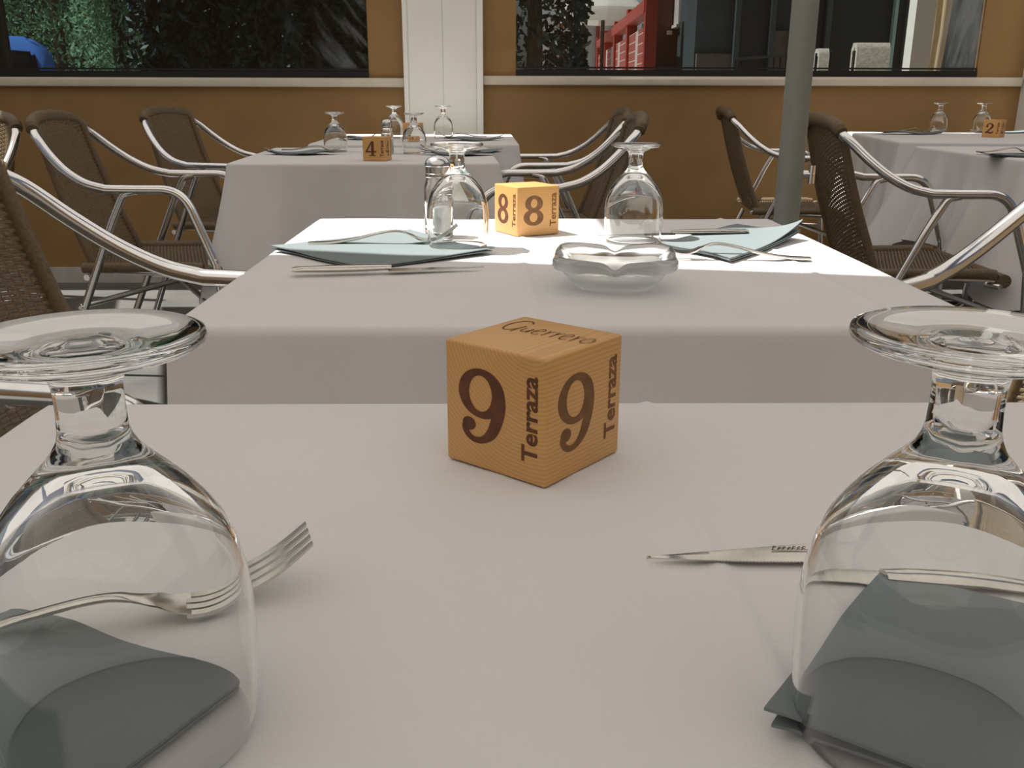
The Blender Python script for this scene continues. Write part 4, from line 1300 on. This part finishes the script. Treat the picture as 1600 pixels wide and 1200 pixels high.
# white parasol
px_, Yp = at(940, 15.0), 15.0
um = thing('parasol', 'white market parasol standing beyond the red fence', 'parasol', (px_, Yp, -0.08))
b1 = MB(); b1.tube([(0, 0, 0), (0, 0, 1.4), (0, 0, 2.95)], 0.03, 10); b1.obj('pole', M['bark'], um)
b1 = MB(); b1.lathe([(0.02, 2.72), (0.30, 2.52), (0.64, 2.22), (0.65, 2.03), (0.635, 2.03), (0.625, 2.20), (0.29, 2.49), (0.02, 2.69)], 8); b1.obj('canopy', M['parasol_cloth'], um, False)

# maroon house with air conditioner, and the grey shop front beside it
hs = thing('maroon_house', 'maroon wall with a small plaque and an air conditioner, behind the grey pole', 'building', (0, 0, 0))
xa, xb = at(1024, 10.4), at(1084, 10.4)
b1 = MB(); b1.box((xa, 10.4, -0.08), (xb, 10.7, 4.0)); b1.obj('wall', M['maroon'], hs, False)
q = on_y(1046, 51, 10.39); b1 = MB(); b1.box((q.x - 0.028, 10.385, q.z - 0.02), (q.x + 0.028, 10.4, q.z + 0.02)); b1.obj('plaque', M['white_paint'], hs, False)
ac0, ac1 = on_y(1060, 37, 10.1), on_y(1092, -40, 10.1)
ac = thing('air_conditioner', 'air conditioner box fixed to the maroon wall', 'air conditioner', ((ac0.x + ac1.x) / 2, 10.25, ac0.z))
b1 = MB(); hw_ = (ac1.x - ac0.x) / 2; b1.box((-hw_, -0.14, 0), (hw_, 0.15, 0.55)); b1.obj('housing', M['grey_kick'], ac, False)
b1 = MB(); b1.box((-hw_ - 0.005, -0.15, 0.02), (-hw_ + 0.05, -0.14, 0.55)); b1.obj('front_panel', M['white_paint'], ac, False)
b1 = MB(); b1.box((-hw_ - 0.02, -0.15, -0.03), (hw_ + 0.02, 0.15, -0.002)); b1.obj('bracket', M['blanket'], ac, False)
sh = thing('shop_front', 'dark grey shop front with glazing behind the grey pole', 'building', (0, 0, 0))
Ys = 9.0
X = lambda px: at(px, Ys)
def panel(name, p0, p1, z0, z1, m_, dy=0.0):
    b1 = MB(); b1.box((X(p0), Ys + dy, z0), (X(p1), Ys + dy + 0.06, z1)); b1.obj(name, m_, sh, False)
b1 = MB(); b1.box((X(1094), Ys + 0.3, -0.08), (X(1640), Ys + 1.2, 4.2)); b1.obj('wall', M['facade'], sh, False)
panel('brown_panel', 1095, 1150, -0.08, 1.30, M['facade_brown'], 0.2)
panel('doorway_glass', 1158, 1205, -0.08, 2.6, M['shop_glass'], 0.2)
panel('brown_panel', 1214, 1240, -0.08, 1.5, M['facade_brown'], 0.2)
panel('window_glass', 1268, 1292, -0.08, 2.8, M['shop_glass'], 0.2)
panel('window_glass', 1300, 1420, -0.08, 2.8, M['shop_glass'], 0.2)
for p0 in (1150, 1205, 1242, 1292, 1422):
    panel('mullion', p0, p0 + 8, -0.08, 3.0, M['facade'], 0.12)
panel('teal_bar', 1396, 1401, 1.0, 3.0, simple('teal_trim', (0.35, 0.55, 0.5), 0.5), 0.1)
rlg = thing('railing', 'dark railing in front of the shop front, left of the grey pole', 'railing', (0, 0, 0))
ra_, rb_ = on_y(1150, 93, 8.4), on_y(1300, 80, 8.4)
b1 = MB(); b1.tube([(ra_.x, 8.4, ra_.z), (rb_.x, 8.4, rb_.z)], 0.012, 8); b1.obj('handrail', M['seal'], rlg)
for k in range(16):
    q = ra_.lerp(rb_, k / 15); b1 = MB(); b1.tube([(q.x, 8.4, -0.08), (q.x, 8.4, q.z)], 0.007, 6); b1.obj('baluster', M['seal'], rlg)
def blanket_chair(lab, p0, p1, ytop, Y):  # draped chairs stand in, as solids, for reflections in the windscreen
    a, c = on_y(p0, ytop, Y), on_y(p1, ytop, Y)
    t = thing('reflected_chair', lab, 'chair', ((a.x + c.x) / 2, Y, -0.08), 0, 'blanket covered chairs standing in for reflections')
    w_ = (c.x - a.x) / 2; h_ = a.z + 0.08
    for s in (-1, 1):
        for yy in (0.0, -0.42):
            b1 = MB(); b1.tube([(s * w_ * 0.9, yy, 0.0), (s * w_ * 0.9, yy, 0.45 if yy else h_ - 0.03)], 0.014, 8); b1.obj('leg', M['seal'], t)
    bevel_box('seat', (-w_, -0.45, 0.44), (w_, 0.02, 0.47), M['seal'], t, 0.006)
    b1 = MB(); prof = [(-0.05, 0.62), (-0.055, h_ - 0.04), (-0.03, h_), (0.03, h_), (0.055, h_ - 0.04), (0.05, 0.55), (0.03, 0.55), (0.03, h_ - 0.05), (-0.03, h_ - 0.05), (-0.03, 0.62)]
    n = len(prof)
    b1.add([(-w_, y_, z_) for y_, z_ in prof] + [(w_, y_, z_) for y_, z_ in prof], [tuple(range(n)), tuple(reversed(range(n, 2 * n)))] + [(i, n + i, n + (i + 1) % n, (i + 1) % n) for i in range(n)])
    b1.obj('blanket', M['blanket'], t, True, 50)
blanket_chair('stand-in for a reflected chair draped with a grey blanket, close to the grey pole', 1277, 1293, 76, 6.8)
blanket_chair('stand-in for a reflected chair with a wide grey blanket, right of the narrow one', 1336, 1388, 67, 6.6)
# white post and cream curtain just outside, solid stand-ins for windscreen reflections
xw = on_y(1437, 50, 5.6).x
b1 = MB(); b1.box((xw - 0.055, 5.55, -0.08), (xw + 0.055, 5.65, 2.6)); o = b1.obj('reflected_post', M['white_paint'], None, False); tag(o, 'stand-in for a reflected white post in the second windscreen, beside a cream curtain', 'post')
xm = on_y(1424, 50, 5.9).x
b1 = MB(); b1.box((xm - 0.03, 5.85, 1.25), (xm + 0.02, 5.9, 2.6)); b1.box((xm - 0.03, 5.852, -0.08), (xm - 0.015, 5.9, 1.25)); o = b1.obj('thin_post', M['maroon'], None, False); tag(o, 'thin maroon post beside the white post beyond the windscreen', 'post')
xc = on_y(1466, 50, 5.75).x
b1 = MB(); n = 40; vs = []
for j in range(13):
    zc_ = -0.02 + 2.6 * j / 12
    pinch = 0.55 + 0.45 * abs(zc_ - 1.15) / 1.4
    for i in range(n):
        a = 2 * math.pi * i / n
        r_ = (0.075 + 0.018 * math.sin(5 * a + j * 0.35)) * pinch
        vs.append((xc + r_ * 0.95 * math.cos(a) - 0.012 * (zc_ < 1.1), 5.75 + r_ * math.sin(a), zc_))
b1.add(vs, [(j * n + i, j * n + (i + 1) % n, (j + 1) * n + (i + 1) % n, (j + 1) * n + i) for j in range(12) for i in range(n)])
o = b1.obj('curtain', M['curtain'], None, True, 80); tag(o, 'stand-in for a reflected cream curtain gathered beside the white post', 'curtain')
